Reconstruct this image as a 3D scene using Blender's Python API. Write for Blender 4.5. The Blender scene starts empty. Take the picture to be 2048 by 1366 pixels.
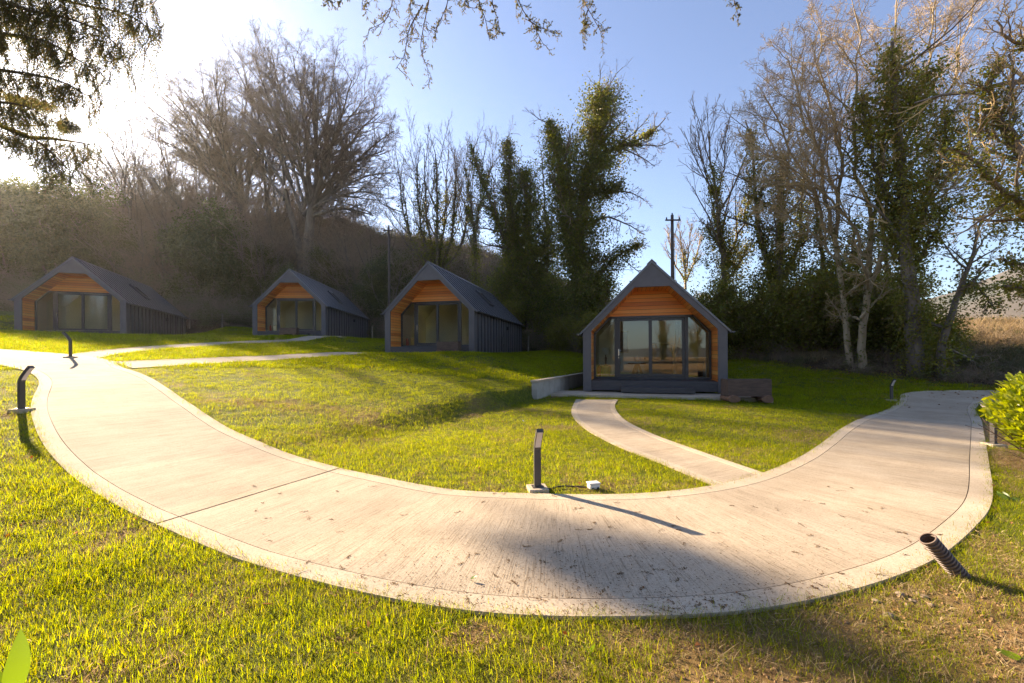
import bpy, math
import numpy as np
from mathutils import Matrix, Vector
R = math.radians
sc = bpy.context.scene
COL = sc.collection
RNG = np.random.default_rng(7)

# ------------------------------------------------------------------ camera
F, YH, ROLL, EYE = 850.0, 706.0, -0.0061, 1.5
def ray(px, py):
    x, y = px - 1024.0, py - YH
    a, b = x + ROLL * y, y - ROLL * x
    return a / F, -b / F                       # X and Z per metre of depth
def at(px, d):                                 # plan position of a picture column at depth d
    return (px - 1024.0) / F * d
def zpix(px, py, d):
    return EYE + d * ray(px, py)[1]

AZ, EL = R(50.0), R(22.8)                      # sun: left of the view, above the horizon
SUN = np.array([-math.sin(AZ) * math.cos(EL), math.cos(AZ) * math.cos(EL), math.sin(EL)])

# ------------------------------------------------------------------ small maths
def sst(a, b, x):
    t = np.clip((np.asarray(x, float) - a) / (b - a), 0, 1)
    return t * t * (3 - 2 * t)
def vhash(ix, iy, s):
    n = np.sin(ix * 127.1 + iy * 311.7 + s * 74.7) * 43758.5453
    return n - np.floor(n)
def vnoise(x, y, sc_=1.0, s=0):
    x = np.asarray(x, float) * sc_; y = np.asarray(y, float) * sc_
    ix, iy = np.floor(x), np.floor(y); fx, fy = x - ix, y - iy
    fx, fy = fx * fx * (3 - 2 * fx), fy * fy * (3 - 2 * fy)
    a, b, c, d = vhash(ix, iy, s), vhash(ix + 1, iy, s), vhash(ix, iy + 1, s), vhash(ix + 1, iy + 1, s)
    return (a * (1 - fx) + b * fx) * (1 - fy) + (c * (1 - fx) + d * fx) * fy
def fbm(x, y, sc_=1.0, s=0, o=4):
    t, a, n = 0, 1.0, 0
    for k in range(o):
        t = t + a * vnoise(x, y, sc_ * 2 ** k, s + k); n += a; a *= .5
    return t / n
def nrm(v):
    return v / np.maximum(np.linalg.norm(v, axis=-1, keepdims=True), 1e-9)
def inpoly(x, y, poly):
    x, y = np.asarray(x, float), np.asarray(y, float)
    c = np.zeros(x.shape, bool); n = len(poly)
    for i in range(n):
        x1, y1 = poly[i]; x2, y2 = poly[(i + 1) % n]
        if y1 == y2: continue
        m = ((y1 > y) != (y2 > y)) & (x < (x2 - x1) * (y - y1) / (y2 - y1) + x1)
        c ^= m
    return c
def spline(pts, n):
    P = np.array(pts, float); m = len(P)
    d = np.r_[0, np.cumsum(np.linalg.norm(np.diff(P, axis=0), axis=1))]
    t = np.linspace(0, d[-1], n); i = np.clip(np.searchsorted(d, t, 'right') - 1, 0, m - 2)
    M = np.zeros_like(P); M[1:-1] = (P[2:] - P[:-2]) / (d[2:] - d[:-2])[:, None]
    M[0] = (P[1] - P[0]) / (d[1] - d[0]); M[-1] = (P[-1] - P[-2]) / (d[-1] - d[-2])
    h = (d[i + 1] - d[i])[:, None]; u = ((t - d[i])[:, None]) / h
    return ((2*u**3-3*u**2+1) * P[i] + (u**3-2*u**2+u) * h * M[i] + (-2*u**3+3*u**2) * P[i+1] + (u**3-u**2) * h * M[i+1])

# ------------------------------------------------------------------ terrain
CAB = {4: (4.72, 14.30, .16, -15.3), 3: (-4.01, 20.45, 1.485, -12.7), 2: (-14.64, 27.96, 2.68, 5.0), 1: (-24.15, 23.36, 2.49, 23.7)}
CW, CL = 4.6, 11.4
SZ = np.array([(-99, 0), (3.5, 0), (5, .06), (6.5, .2), (8, .40), (10, .67), (12, .95), (14, 1.20), (15.5, 1.38), (17, 1.52), (19, 1.68),
               (22, 1.95), (26, 2.32), (30, 2.6), (34, 2.85), (38, 3.3), (44, 4.5), (55, 5.0), (90, 5)], float)
WALL_A, WALL_B = np.array([.72, 13.15]), np.array([4.9, 22.6])
def local(c, x, y):
    cx, cy, cz, a = CAB[c]; a = R(a)
    dx, dy = x - cx, y - cy
    return dx * math.cos(a) + dy * math.sin(a), -dx * math.sin(a) + dy * math.cos(a)
def height(x, y):
    x, y = np.asarray(x, float), np.asarray(y, float)
    s = -.75 * x + .66 * y
    z = np.interp(s, SZ[:, 0], SZ[:, 1])
    # level pads under the upper cabins
    for c, w in ((3, 2.0), (2, 3.), (1, 3.)):
        u, v = local(c, x, y)
        d = np.hypot(np.maximum(np.abs(u) - 2.6, 0), np.maximum(np.maximum(-.9 - v, v - CL - .5), 0))
        k = 1 - sst(0, w, d)
        z = z * (1 - k) + (CAB[c][2] - .03) * k
    # crest of the lawn before cabin 3
    z = z + .16 * np.exp(-(((x + 2.4) / 3.2) ** 2 + ((y - 17.6) / 1.5) ** 2))
    # low terrace of cabin 4 right of the retaining wall
    n = WALL_B - WALL_A; L = np.hypot(*n); n = n / L
    t = (x - WALL_A[0]) * n[0] + (y - WALL_A[1]) * n[1]
    side = (x - WALL_A[0]) * n[1] - (y - WALL_A[1]) * n[0]
    wid = .12 + .9 * sst(.2, 3.5, -t) + 1.6 * sst(L - 1, L + 4, t)
    k = sst(-wid, .0 + wid * .15, side + .10)
    low = .04 + .35 * sst(24, 30, y) + .95 * sst(15, 23, y + .25 * (x - 7) - 1.2) * sst(6.8, 10, x)
    low = low - .24 * sst(5.5, 11, x) * (1 - sst(12, 15, y))
    low = np.minimum(low, 99)
    kk = k * sst(3.5, 9, y + 3 * sst(3, 6, x))
    z = z * (1 - kk) + low * kk
    z = z - .24 * sst(5.5, 11, x) * (1 - kk) * (1 - sst(12, 15, y))
    # bank beyond the right-hand trees
    yb = np.interp(x, [4, 9, 12, 16, 22, 40], [32, 27, 23.5, 19.2, 18, 18])
    z = z + 1.5 * sst(0, 6.5, y - yb) * sst(5, 9, x)
    # wooded hill
    H = np.interp(x / np.maximum(y, 30), [-1.6, -1.03, -.38, -.03, .15, .35, .6, 1.2], [27, 24, 18.5, 11.0, 7.0, 3.0, 1.0, .5])
    yf = np.interp(x / np.maximum(y, 20), [-1.3, -.8, -.3, 0, .3], [30, 36, 40, 36, 36])
    z = z + H * sst(0, 42, y - yf) ** 1.0
    z = z + np.where(y > 33, (fbm(x, y, .12, 3, 3) - .5) * 1.6 * sst(33, 45, y), 0)
    far = sst(90, 200, np.hypot(x, y))
    z = z * (1 - far) + (-1.0) * far
    z = z + .05 * (fbm(x, y, .45, 9, 3) - .5) * sst(2, 8, np.hypot(x, y - 3))
    return z
def hz(x, y):
    return float(height(np.array([x]), np.array([y]))[0])
def hit(px, py, dmax=70.0):                   # picture point -> point on the terrain
    a, b = ray(px, py)
    d = np.arange(1.2, dmax, .02)
    g = EYE + b * d - height(a * d, d)
    i = np.where(g < 0)[0]
    dd = d[i[0]] if len(i) else dmax
    return np.array([a * dd, dd])

# ------------------------------------------------------------------ mesh helpers
def link(name, me, m=None, parent=None):
    o = bpy.data.objects.new(name, me); COL.objects.link(o)
    if m is not None and me is not None and not me.materials:
        me.materials.append(m)
    if parent is not None: o.parent = parent
    return o
def mesh_np(name, V, polys, m=None, parent=None, smooth=False, uv=None, attrs=None, loc=None, unlinked=False):
    """polys: list of int arrays (M,n)"""
    me = bpy.data.meshes.new(name)
    V = np.asarray(V, np.float32); me.vertices.add(len(V)); me.vertices.foreach_set('co', V.ravel())
    polys = [np.asarray(p, np.int32) for p in polys if len(p)]
    li = np.concatenate([p.ravel() for p in polys]); tot = np.concatenate([np.full(len(p), p.shape[1], np.int32) for p in polys])
    me.loops.add(len(li)); me.loops.foreach_set('vertex_index', li)
    me.polygons.add(len(tot)); me.polygons.foreach_set('loop_start', np.r_[0, np.cumsum(tot)[:-1]].astype(np.int32))
    me.polygons.foreach_set('loop_total', tot)
    me.polygons.foreach_set('use_smooth', np.full(len(tot), bool(smooth)))
    me.update(calc_edges=True)
    if uv is not None:
        l = me.uv_layers.new(name='UVMap'); l.data.foreach_set('uv', np.asarray(uv, np.float32)[li].ravel())
    for k, a in (attrs or {}).items():
        at_ = me.attributes.new(k, 'FLOAT', 'POINT'); at_.data.foreach_set('value', np.asarray(a, np.float32))
    if unlinked:
        if m is not None: me.materials.append(m)
        return bpy.data.objects.new(name, me)
    o = link(name, me, m, parent)
    if loc is not None: o.location = loc
    return o
class MB:
    def __init__(s): s.v = []; s.f = {3: [], 4: []}; s.n = []
    def add(s, V, F):
        b = len(s.v); s.v += [tuple(map(float, p)) for p in V]
        for f in F:
            f = [b + i for i in f]
            if len(f) in (3, 4): s.f[len(f)].append(f)
            else: s.n.append(f)
        return s
    def box(s, x0, y0, z0, x1, y1, z1):
        V = [(x, y, z) for x in (x0, x1) for y in (y0, y1) for z in (z0, z1)]
        return s.add(V, [(0, 1, 3, 2), (4, 6, 7, 5), (0, 4, 5, 1), (2, 3, 7, 6), (0, 2, 6, 4), (1, 5, 7, 3)])
    def prism(s, poly, y0, y1):               # polygon in x,z pushed along y
        n = len(poly)
        V = [(x, y0, z) for x, z in poly] + [(x, y1, z) for x, z in poly]
        return s.add(V, [list(range(n)), list(range(2 * n - 1, n - 1, -1))] + [(i, n + i, n + (i + 1) % n, (i + 1) % n) for i in range(n)])
    def hexa(s, a, b):                         # two quads joined
        return s.add(list(a) + list(b), [(0, 1, 2, 3), (7, 6, 5, 4)] + [(i, i + 4, (i + 1) % 4 + 4, (i + 1) % 4) for i in range(4)])
    def tube(s, pts, rad, n=8, cap=True):
        P = np.array(pts, float); Rr = np.full(len(P), rad) if np.isscalar(rad) else np.array(rad, float)
        V, Q = tubes(P[None], Rr[None], n)
        k = len(P)
        F = [tuple(q) for q in Q]
        if cap: F += [list(range(n))[::-1], list(range((k - 1) * n, k * n))]
        return s.add(V, F)
    def build(s, name, m, parent=None, smooth=False, loc=None, rot=None, bevel=0):
        me = bpy.data.meshes.new(name); me.from_pydata(s.v, [], s.f[3] + s.f[4] + s.n); me.update()
        if smooth: me.polygons.foreach_set('use_smooth', np.ones(len(me.polygons), bool))
        import bmesh
        bm = bmesh.new(); bm.from_mesh(me); bmesh.ops.recalc_face_normals(bm, faces=bm.faces); bm.to_mesh(me); bm.free()
        o = link(name, me, m, parent)
        if loc is not None: o.location = loc
        if rot is not None: o.rotation_euler = rot
        if bevel:
            b = o.modifiers.new('bevel', 'BEVEL'); b.width = bevel; b.segments = 2; b.limit_method = 'ANGLE'
        return o
def tubes(P, Rr, S):
    N, K, _ = P.shape
    T = np.empty_like(P); T[:, 1:-1] = P[:, 2:] - P[:, :-2]; T[:, 0] = P[:, 1] - P[:, 0]; T[:, -1] = P[:, -1] - P[:, -2]
    T = nrm(T); ref = np.where(np.abs(T[:, :1, 2:]) < .9, np.array([0, 0, 1.]), np.array([1., 0, 0]))
    A = nrm(np.cross(T, np.broadcast_to(ref, T.shape))); B = np.cross(T, A)
    th = np.arange(S) * 2 * np.pi / S
    V = P[:, :, None] + Rr[:, :, None, None] * (np.cos(th)[None, None, :, None] * A[:, :, None] + np.sin(th)[None, None, :, None] * B[:, :, None])
    n, k, j = np.meshgrid(np.arange(N), np.arange(K - 1), np.arange(S), indexing='ij')
    b = n * K * S + k * S; j2 = (j + 1) % S
    Q = np.stack([b + j, b + j2, b + S + j2, b + S + j], -1).reshape(-1, 4)
    return V.reshape(-1, 3), Q
def merge(parts):
    V, Q, o = [], [], 0
    for v, q in parts:
        V.append(v); Q.append(np.asarray(q) + o); o += len(v)
    return np.concatenate(V), np.concatenate(Q)
def tag(o, label=None, cat=None, group=None, kind=None):
    if label: o['label'] = label
    if cat: o['category'] = cat
    if group: o['group'] = group
    if kind: o['kind'] = kind
    return o
def empty(name, loc, rz=0.0):
    o = bpy.data.objects.new(name, None); COL.objects.link(o); o.location = loc; o.rotation_euler = (0, 0, rz); o.empty_display_size = .2
    return o
def copy_tree(o, parent=None):
    c = o.copy(); COL.objects.link(c)
    if parent is not None: c.parent = parent
    for ch in list(o.children): copy_tree(ch, c)
    return c

# ------------------------------------------------------------------ materials
def nodes(name):
    m = bpy.data.materials.new(name); m.use_nodes = True
    t = m.node_tree; t.nodes.clear(); out = t.nodes.new('ShaderNodeOutputMaterial')
    def N(k, **kw):
        n = t.nodes.new('ShaderNode' + k)
        for a, b in kw.items():
            if a[0] == '_': setattr(n, a[1:], b)
            else:
                n.inputs[a.replace('__', ' ')].default_value = b
        return n
    return m, t, out, N, t.links.new
def ramp(N, L, src, stops):
    r = N('ValToRGB'); e = r.color_ramp.elements
    while len(e) < len(stops): e.new(.5)
    for i, (p, c) in enumerate(stops):
        e[i].position = p; e[i].color = (*c, 1) if len(c) == 3 else c
    L(src, r.inputs[0]); return r
def M_surface(name, stops, scale=6, rough=.6, bump=.2, bscale=None, stretch=(1, 1, 1), metal=0, spec=.5, detail=6, coord='Object', bdist=.01):
    m, t, out, N, L = nodes(name)
    tc = N('TexCoord'); mp = N('Mapping'); mp.inputs['Scale'].default_value = stretch
    L(tc.outputs[coord], mp.inputs[0])
    n = N('TexNoise', Scale=scale, Detail=detail, Roughness=.6); L(mp.outputs[0], n.inputs['Vector'])
    r = ramp(N, L, n.outputs[0], stops)
    b = N('BsdfPrincipled', Roughness=rough, Metallic=metal); b.inputs['Specular IOR Level'].default_value = spec
    L(r.outputs[0], b.inputs['Base Color'])
    if bump:
        n2 = N('TexNoise', Scale=bscale or scale * 4, Detail=5); L(mp.outputs[0], n2.inputs['Vector'])
        bp = N('Bump', Strength=bump, Distance=bdist); L(n2.outputs[0], bp.inputs['Height']); L(bp.outputs[0], b.inputs['Normal'])
    L(b.outputs[0], out.inputs[0]); return m
def M_leaf(name, cols, trans=.5, rough=.45, spec=.4, tcol=1.6, vary_obj=False):
    m, t, out, N, L = nodes(name)
    g = N('NewGeometry'); r = ramp(N, L, g.outputs['Random Per Island'], [(i / max(1, len(cols) - 1), c) for i, c in enumerate(cols)])
    col = r.outputs[0]
    if vary_obj:
        oi = N('ObjectInfo'); hsv = N('HueSaturation'); mr = N('MapRange'); mr.inputs['To Min'].default_value = .7; mr.inputs['To Max'].default_value = 1.35
        L(oi.outputs['Random'], mr.inputs[0]); L(mr.outputs[0], hsv.inputs['Value']); L(col, hsv.inputs['Color']); col = hsv.outputs[0]
    b = N('BsdfPrincipled', Roughness=rough); b.inputs['Specular IOR Level'].default_value = spec
    L(col, b.inputs['Base Color'])
    mul = N('HueSaturation', Value=tcol, Saturation=1.15); mul.inputs['Hue'].default_value = .485; L(col, mul.inputs['Color'])
    tr = N('BsdfTranslucent'); L(mul.outputs[0], tr.inputs[0])
    mx = N('MixShader'); mx.inputs[0].default_value = trans; L(b.outputs[0], mx.inputs[1]); L(tr.outputs[0], mx.inputs[2])
    L(mx.outputs[0], out.inputs[0]); return m
MT = {}
MT['metal'] = M_surface('dark_grey_metal', [(.3, (.080, .074, .077)), (.7, (.106, .098, .102))], 3, .48, .05, 40)
MT['roof'] = M_surface('seamed_roof_metal', [(.3, (.085, .088, .098)), (.7, (.115, .118, .13))], 2, .36, .04, 30, spec=.7)
MT['seamshade'] = M_surface('shade_painted_seam_metal', [(.3, (.022, .022, .026)), (.7, (.034, .034, .038))], 3, .5, .02)  # ribs and battens are panel-coloured; darkened here to paint in their shading lines
MT['frame'] = M_surface('anthracite_frame', [(.3, (.030, .031, .036)), (.7, (.042, .042, .048))], 5, .35, .02)
MT['deck'] = M_surface('dark_composite_deck', [(.3, (.035, .032, .034)), (.7, (.065, .058, .058))], 4, .6, .3, 30, (1, 8, 8))
MT['plaster'] = M_surface('warm_plaster', [(.3, (.76, .68, .54)), (.7, (.80, .72, .58))], 2, .8, .03)
MT['woodfloor'] = M_surface('oak_floor', [(.3, (.25, .15, .08)), (.7, (.36, .23, .13))], 5, .4, .05, stretch=(8, .6, 1))
MT['white'] = M_surface('white_enamel', [(.3, (.75, .74, .70)), (.7, (.8, .79, .76))], 3, .35, 0)
MT['black'] = M_surface('black_matt', [(.3, (.012, .012, .013)), (.7, (.02, .019, .02))], 5, .5, 0)
MT['steel'] = M_surface('brushed_steel', [(.3, (.55, .55, .55)), (.7, (.7, .7, .7))], 5, .25, 0, metal=1)
MT['red'] = M_surface('red_enamel', [(.3, (.5, .02, .02)), (.7, (.55, .03, .03))], 5, .3, 0)
MT['shade'] = M_leaf('linen_shade', [(.75, .72, .65), (.8, .77, .7)], .4, .8, .1, 1.0)
MT['logwood'] = M_surface('pale_log', [(.3, (.38, .22, .08)), (.7, (.55, .34, .14))], 6, .6, .2, 30, (1, 1, .2))
MT['walnut'] = M_surface('walnut', [(.3, (.12, .05, .025)), (.7, (.2, .09, .045))], 5, .4, .05, stretch=(6, 1, 1))
MT['gold'] = M_surface('gilt', [(.3, (.35, .22, .05)), (.7, (.5, .33, .09))], 6, .4, .05)
MT['art'] = M_surface('dark_painting', [(.3, (.02, .018, .012)), (.5, (.16, .09, .03)), (.7, (.03, .03, .02))], 7, .5, 0)
MT['art2'] = M_surface('green_painting', [(.3, (.12, .2, .09)), (.5, (.2, .25, .12)), (.7, (.08, .13, .08))], 7, .5, 0)
MT['fabric'] = M_surface('brown_curtain', [(.3, (.10, .07, .055)), (.7, (.16, .115, .09))], 9, .9, .2, stretch=(6, 6, .3))
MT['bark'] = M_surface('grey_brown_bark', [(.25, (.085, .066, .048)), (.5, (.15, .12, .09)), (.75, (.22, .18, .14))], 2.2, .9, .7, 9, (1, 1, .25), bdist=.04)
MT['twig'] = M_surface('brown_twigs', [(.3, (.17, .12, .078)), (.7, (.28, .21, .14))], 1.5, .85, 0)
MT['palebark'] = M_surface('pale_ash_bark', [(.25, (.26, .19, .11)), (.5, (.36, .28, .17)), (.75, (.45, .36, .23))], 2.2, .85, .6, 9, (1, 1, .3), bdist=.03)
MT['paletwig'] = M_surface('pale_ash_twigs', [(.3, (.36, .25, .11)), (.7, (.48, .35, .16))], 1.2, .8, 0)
MT['ivy'] = M_leaf('ivy_leaves', [(.075, .095, .018), (.12, .145, .024), (.15, .115, .055), (.165, .185, .03), (.21, .21, .04)], .5, .36, .5)
MT['ivysuntint'] = M_leaf('sun_tinted_ivy_leaves', [(.10, .115, .018), (.15, .165, .024), (.18, .14, .05), (.21, .215, .032), (.25, .235, .045)], .52, .38, .5)  # same ivy, lightened and yellowed to paint in sunlight on the right-hand trees
MT['holly'] = M_leaf('holly_leaves', [(.05, .066, .02), (.085, .10, .03), (.12, .13, .04)], .35, .18, .8)
MT['scrubleaf'] = M_leaf('bramble_leaves', [(.075, .085, .03), (.115, .125, .04), (.15, .115, .055), (.10, .12, .035)], .3, .6, .3)
MT['conifer'] = M_leaf('conifer_scale_leaves', [(.05, .062, .02), (.075, .085, .028), (.11, .095, .032), (.13, .095, .04)], .5, .6, .3)
MT['conetwig'] = M_surface('conifer_twigs', [(.3, (.07, .045, .03)), (.7, (.12, .075, .05))], 4, .85, 0)
MT['laurel'] = M_leaf('laurel_leaves', [(.18, .24, .02), (.26, .31, .03), (.34, .36, .05)], .5, .3, .5, 1.7)
MT['grass'] = M_leaf('grass_blades', [(.112, .152, .006), (.155, .198, .008), (.195, .222, .010), (.24, .222, .022)], .6, .6, .12, 2.05, True)
MT['drygrass'] = M_leaf('dry_grass_blades', [(.20, .15, .07), (.30, .23, .12), (.40, .32, .18)], .4, .7, .2, 1.2, True)
MT['deadleaf'] = M_leaf('dead_leaves', [(.16, .07, .02), (.25, .13, .05), (.30, .19, .09)], .3, .7, .2, 1.2)
MT['orangeleaf'] = M_leaf('orange_leaf', [(.50, .13, .02), (.55, .17, .03)], .4, .6, .2, 1.2)
MT['dock'] = M_leaf('dock_leaf', [(.09, .15, .02), (.12, .18, .03)], .45, .4, .4, 1.5)
MT['needle'] = M_leaf('dry_sprigs', [(.06, .03, .012), (.12, .06, .02), (.18, .09, .03), (.07, .06, .02)], .2, .8, .1, 1.1)
MT['stone'] = M_surface('pale_stone', [(.3, (.17, .12, .08)), (.7, (.30, .23, .16))], 8, .85, .5, 30)
MT['drystone'] = M_surface('dark_field_stone', [(.3, (.06, .055, .045)), (.7, (.13, .12, .10))], 5, .9, .8, 14)
MT['concretewall'] = M_surface('grey_concrete', [(.25, (.27, .25, .21)), (.5, (.36, .335, .285)), (.75, (.43, .40, .35))], 2.2, .85, .25, 25)
MT['oldwood'] = M_surface('weathered_brown_wood', [(.25, (.055, .033, .024)), (.5, (.085, .052, .036)), (.75, (.13, .082, .058))], 4, .75, .5, 22, (1, 6, 6))
MT['logend'] = M_surface('sawn_log', [(.3, (.12, .06, .035)), (.7, (.2, .11, .065))], 12, .8, .4, 30)
MT['post'] = M_surface('weathered_post', [(.3, (.16, .13, .09)), (.7, (.27, .23, .17))], 4, .85, .3, 20, (4, 4, .5))
MT['pole'] = M_surface('tarred_pole', [(.3, (.07, .05, .04)), (.7, (.12, .09, .07))], 3, .85, .3, 20, (4, 4, .4))
MT['pipe'] = M_surface('brown_plastic_pipe', [(.3, (.085, .058, .045)), (.7, (.15, .105, .08))], 5, .55, .1)
MT['bollard'] = M_surface('bollard_metal', [(.3, (.045, .040, .038)), (.7, (.065, .058, .055))], 5, .45, .08, 60)
MT['plastic'] = M_surface('white_plastic', [(.3, (.55, .54, .50)), (.7, (.68, .66, .62))], 5, .5, .05)

def M_lens():
    m, t, out, N, L = nodes('opal_lens')
    b = N('BsdfPrincipled', Roughness=.3); b.inputs['Base Color'].default_value = (.62, .56, .55, 1); b.inputs['Specular IOR Level'].default_value = .5
    L(b.outputs[0], out.inputs[0]); return m
MT['lens'] = M_lens()
def M_glass():
    m, t, out, N, L = nodes('window_glass')
    fr = N('Fresnel', IOR=1.55); mr = N('MapRange'); mr.inputs['From Min'].default_value = 0; mr.inputs['From Max'].default_value = 1; mr.inputs['To Min'].default_value = .02; mr.inputs['To Max'].default_value = 1
    L(fr.outputs[0], mr.inputs[0])
    tr = N('BsdfTransparent'); tr.inputs[0].default_value = (.86, .9, .88, 1); gl = N('BsdfGlossy', Roughness=.0); gl.inputs[0].default_value = (1, 1, 1, 1)
    mx = N('MixShader'); L(mr.outputs[0], mx.inputs[0]); L(tr.outputs[0], mx.inputs[1]); L(gl.outputs[0], mx.inputs[2]); L(mx.outputs[0], out.inputs[0]); return m
MT['glass'] = M_glass()
def M_timber():
    m, t, out, N, L = nodes('cedar_boards')
    uv = N('UVMap'); sep = N('SeparateXYZ'); L(uv.outputs[0], sep.inputs[0])
    bd = N('Math', _operation='MULTIPLY'); bd.inputs[1].default_value = 1 / .135; L(sep.outputs[1], bd.inputs[0])
    fl = N('Math', _operation='FLOOR'); L(bd.outputs[0], fl.inputs[0]); fr = N('Math', _operation='FRACT'); L(bd.outputs[0], fr.inputs[0])
    wn = N('TexWhiteNoise', _noise_dimensions='1D'); L(fl.outputs[0], wn.inputs['W'])
    mp = N('Mapping'); mp.inputs['Scale'].default_value = (1.2, 22, 1); L(uv.outputs[0], mp.inputs[0])
    n = N('TexNoise', Scale=2.2, Detail=7, Roughness=.65, Distortion=.6); L(mp.outputs[0], n.inputs['Vector'])
    mixv = N('Math', _operation='MULTIPLY_ADD'); mixv.inputs[1].default_value = .55; L(wn.outputs[0], mixv.inputs[0])
    m2 = N('Math', _operation='MULTIPLY'); m2.inputs[1].default_value = .55; L(n.outputs[0], m2.inputs[0]); L(m2.outputs[0], mixv.inputs[2])
    r = ramp(N, L, mixv.outputs[0], [(.12, (.36, .09, .018)), (.38, (.66, .20, .032)), (.6, (.78, .29, .05)), (.85, (.84, .42, .11))])
    lo = N('Math', _operation='GREATER_THAN'); lo.inputs[1].default_value = .07; L(fr.outputs[0], lo.inputs[0])
    mx = N('Mix', _data_type='RGBA'); L(lo.outputs[0], mx.inputs['Factor']); mx.inputs['A'].default_value = (.05, .016, .006, 1); L(r.outputs[0], mx.inputs['B'])
    b = N('BsdfPrincipled', Roughness=.5); L(mx.outputs['Result'], b.inputs['Base Color'])
    bp = N('Bump', Strength=.5, Distance=.01); L(lo.outputs[0], bp.inputs['Height']); L(bp.outputs[0], b.inputs['Normal'])
    L(b.outputs[0], out.inputs[0]); return m
MT['timber'] = M_timber()
def M_concrete(name, broom=True, light=1.0):
    m, t, out, N, L = nodes(name)
    uv = N('UVMap'); tc = N('TexCoord')
    n1 = N('TexNoise', Scale=1.3, Detail=5, Roughness=.6); L(tc.outputs['Object'], n1.inputs['Vector'])
    n2 = N('TexNoise', Scale=70, Detail=4, Roughness=.7); L(tc.outputs['Object'], n2.inputs['Vector'])
    r = ramp(N, L, n1.outputs[0], [(.3, (.35 * light, .288 * light, .212 * light)), (.55, (.42 * light, .35 * light, .262 * light)), (.75, (.47 * light, .398 * light, .305 * light))])
    r2 = ramp(N, L, n2.outputs[0], [(.34, (.66, .64, .61)), (.52, (1, 1, 1))])
    mx = N('Mix', _data_type='RGBA', _blend_type='MULTIPLY'); mx.inputs['Factor'].default_value = .8
    L(r.outputs[0], mx.inputs['A']); L(r2.outputs[0], mx.inputs['B'])
    b = N('BsdfPrincipled', Roughness=.92); b.inputs['Specular IOR Level'].default_value = .12
    col = mx.outputs['Result']; h = n2.outputs[0]
    if broom:
        mp = N('Mapping'); mp.inputs['Scale'].default_value = (85, 2.6, 1); L(uv.outputs[0], mp.inputs[0])
        nb = N('TexNoise', Scale=1.0, Detail=3, Roughness=.75, Distortion=.15); L(mp.outputs[0], nb.inputs['Vector'])
        mp2 = N('Mapping'); mp2.inputs['Scale'].default_value = (7, .25, 1); L(uv.outputs[0], mp2.inputs[0])
        nb2 = N('TexNoise', Scale=1.0, Detail=2, Distortion=.2); L(mp2.outputs[0], nb2.inputs['Vector'])
        rb = ramp(N, L, nb.outputs[0], [(.37, (.58, .54, .49)), (.47, (1, 1, 1))])
        rc = ramp(N, L, nb2.outputs[0], [(.3, (.86, .85, .83)), (.55, (1, 1, 1))])
        mb = N('Mix', _data_type='RGBA', _blend_type='MULTIPLY'); mb.inputs['Factor'].default_value = .75; L(col, mb.inputs['A']); L(rb.outputs[0], mb.inputs['B'])
        mc = N('Mix', _data_type='RGBA', _blend_type='MULTIPLY'); mc.inputs['Factor'].default_value = .8; L(mb.outputs['Result'], mc.inputs['A']); L(rc.outputs[0], mc.inputs['B'])
        col = mc.outputs['Result']
        ad = N('Math', _operation='MULTIPLY_ADD'); ad.inputs[1].default_value = .25; L(n2.outputs[0], ad.inputs[0]); L(nb.outputs[0], ad.inputs[2]); h = ad.outputs[0]
    L(col, b.inputs['Base Color'])
    bp = N('Bump', Strength=.55 if broom else .3, Distance=.006); L(h, bp.inputs['Height']); L(bp.outputs[0], b.inputs['Normal'])
    L(b.outputs[0], out.inputs[0]); return m
MT['broom'] = M_concrete('broomed_concrete'); MT['smooth'] = M_concrete('trowelled_concrete', False, 1.08)
MT['joint'] = M_surface('joint_filler', [(.3, (.035, .026, .02)), (.7, (.065, .05, .038))], 30, .9, .2)
def M_ground():
    m, t, out, N, L = nodes('ground_soil_and_turf')
    tc = N('TexCoord')
    def noise(s, d=6, r=.65):
        n = N('TexNoise', Scale=s, Detail=d, Roughness=r); L(tc.outputs['Object'], n.inputs['Vector']); return n.outputs[0]
    turf = ramp(N, L, noise(9), [(.3, (.05, .062, .010)), (.5, (.10, .118, .015)), (.72, (.16, .135, .04))])
    soil = ramp(N, L, noise(14), [(.3, (.17, .095, .04)), (.5, (.31, .185, .08)), (.72, (.44, .29, .14))])
    wood = ramp(N, L, noise(1.2), [(.3, (.035, .026, .016)), (.5, (.075, .052, .031)), (.72, (.125, .09, .055))])
    dry = ramp(N, L, noise(2.5), [(.3, (.13, .095, .05)), (.6, (.24, .18, .10))])
    col = turf.outputs[0]
    for a, c in (('soil', soil), ('wood', wood), ('dry', dry)):
        at_ = N('Attribute', _attribute_name=a); mx = N('Mix', _data_type='RGBA'); L(at_.outputs['Fac'], mx.inputs['Factor'])
        L(col, mx.inputs['A']); L(c.outputs[0], mx.inputs['B']); col = mx.outputs['Result']
    b = N('BsdfPrincipled', Roughness=.95); b.inputs['Specular IOR Level'].default_value = .1; L(col, b.inputs['Base Color'])
    bp = N('Bump', Strength=1.0, Distance=.05); L(noise(22, 9, .75), bp.inputs['Height']); L(bp.outputs[0], b.inputs['Normal'])
    L(b.outputs[0], out.inputs[0]); return m
MT['ground'] = M_ground()
MT['hills'] = M_surface('distant_hillside', [(.3, (.05, .052, .05)), (.45, (.085, .075, .065)), (.6, (.045, .055, .05)), (.75, (.10, .085, .07))], .02, .95, 0, detail=10)
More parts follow.
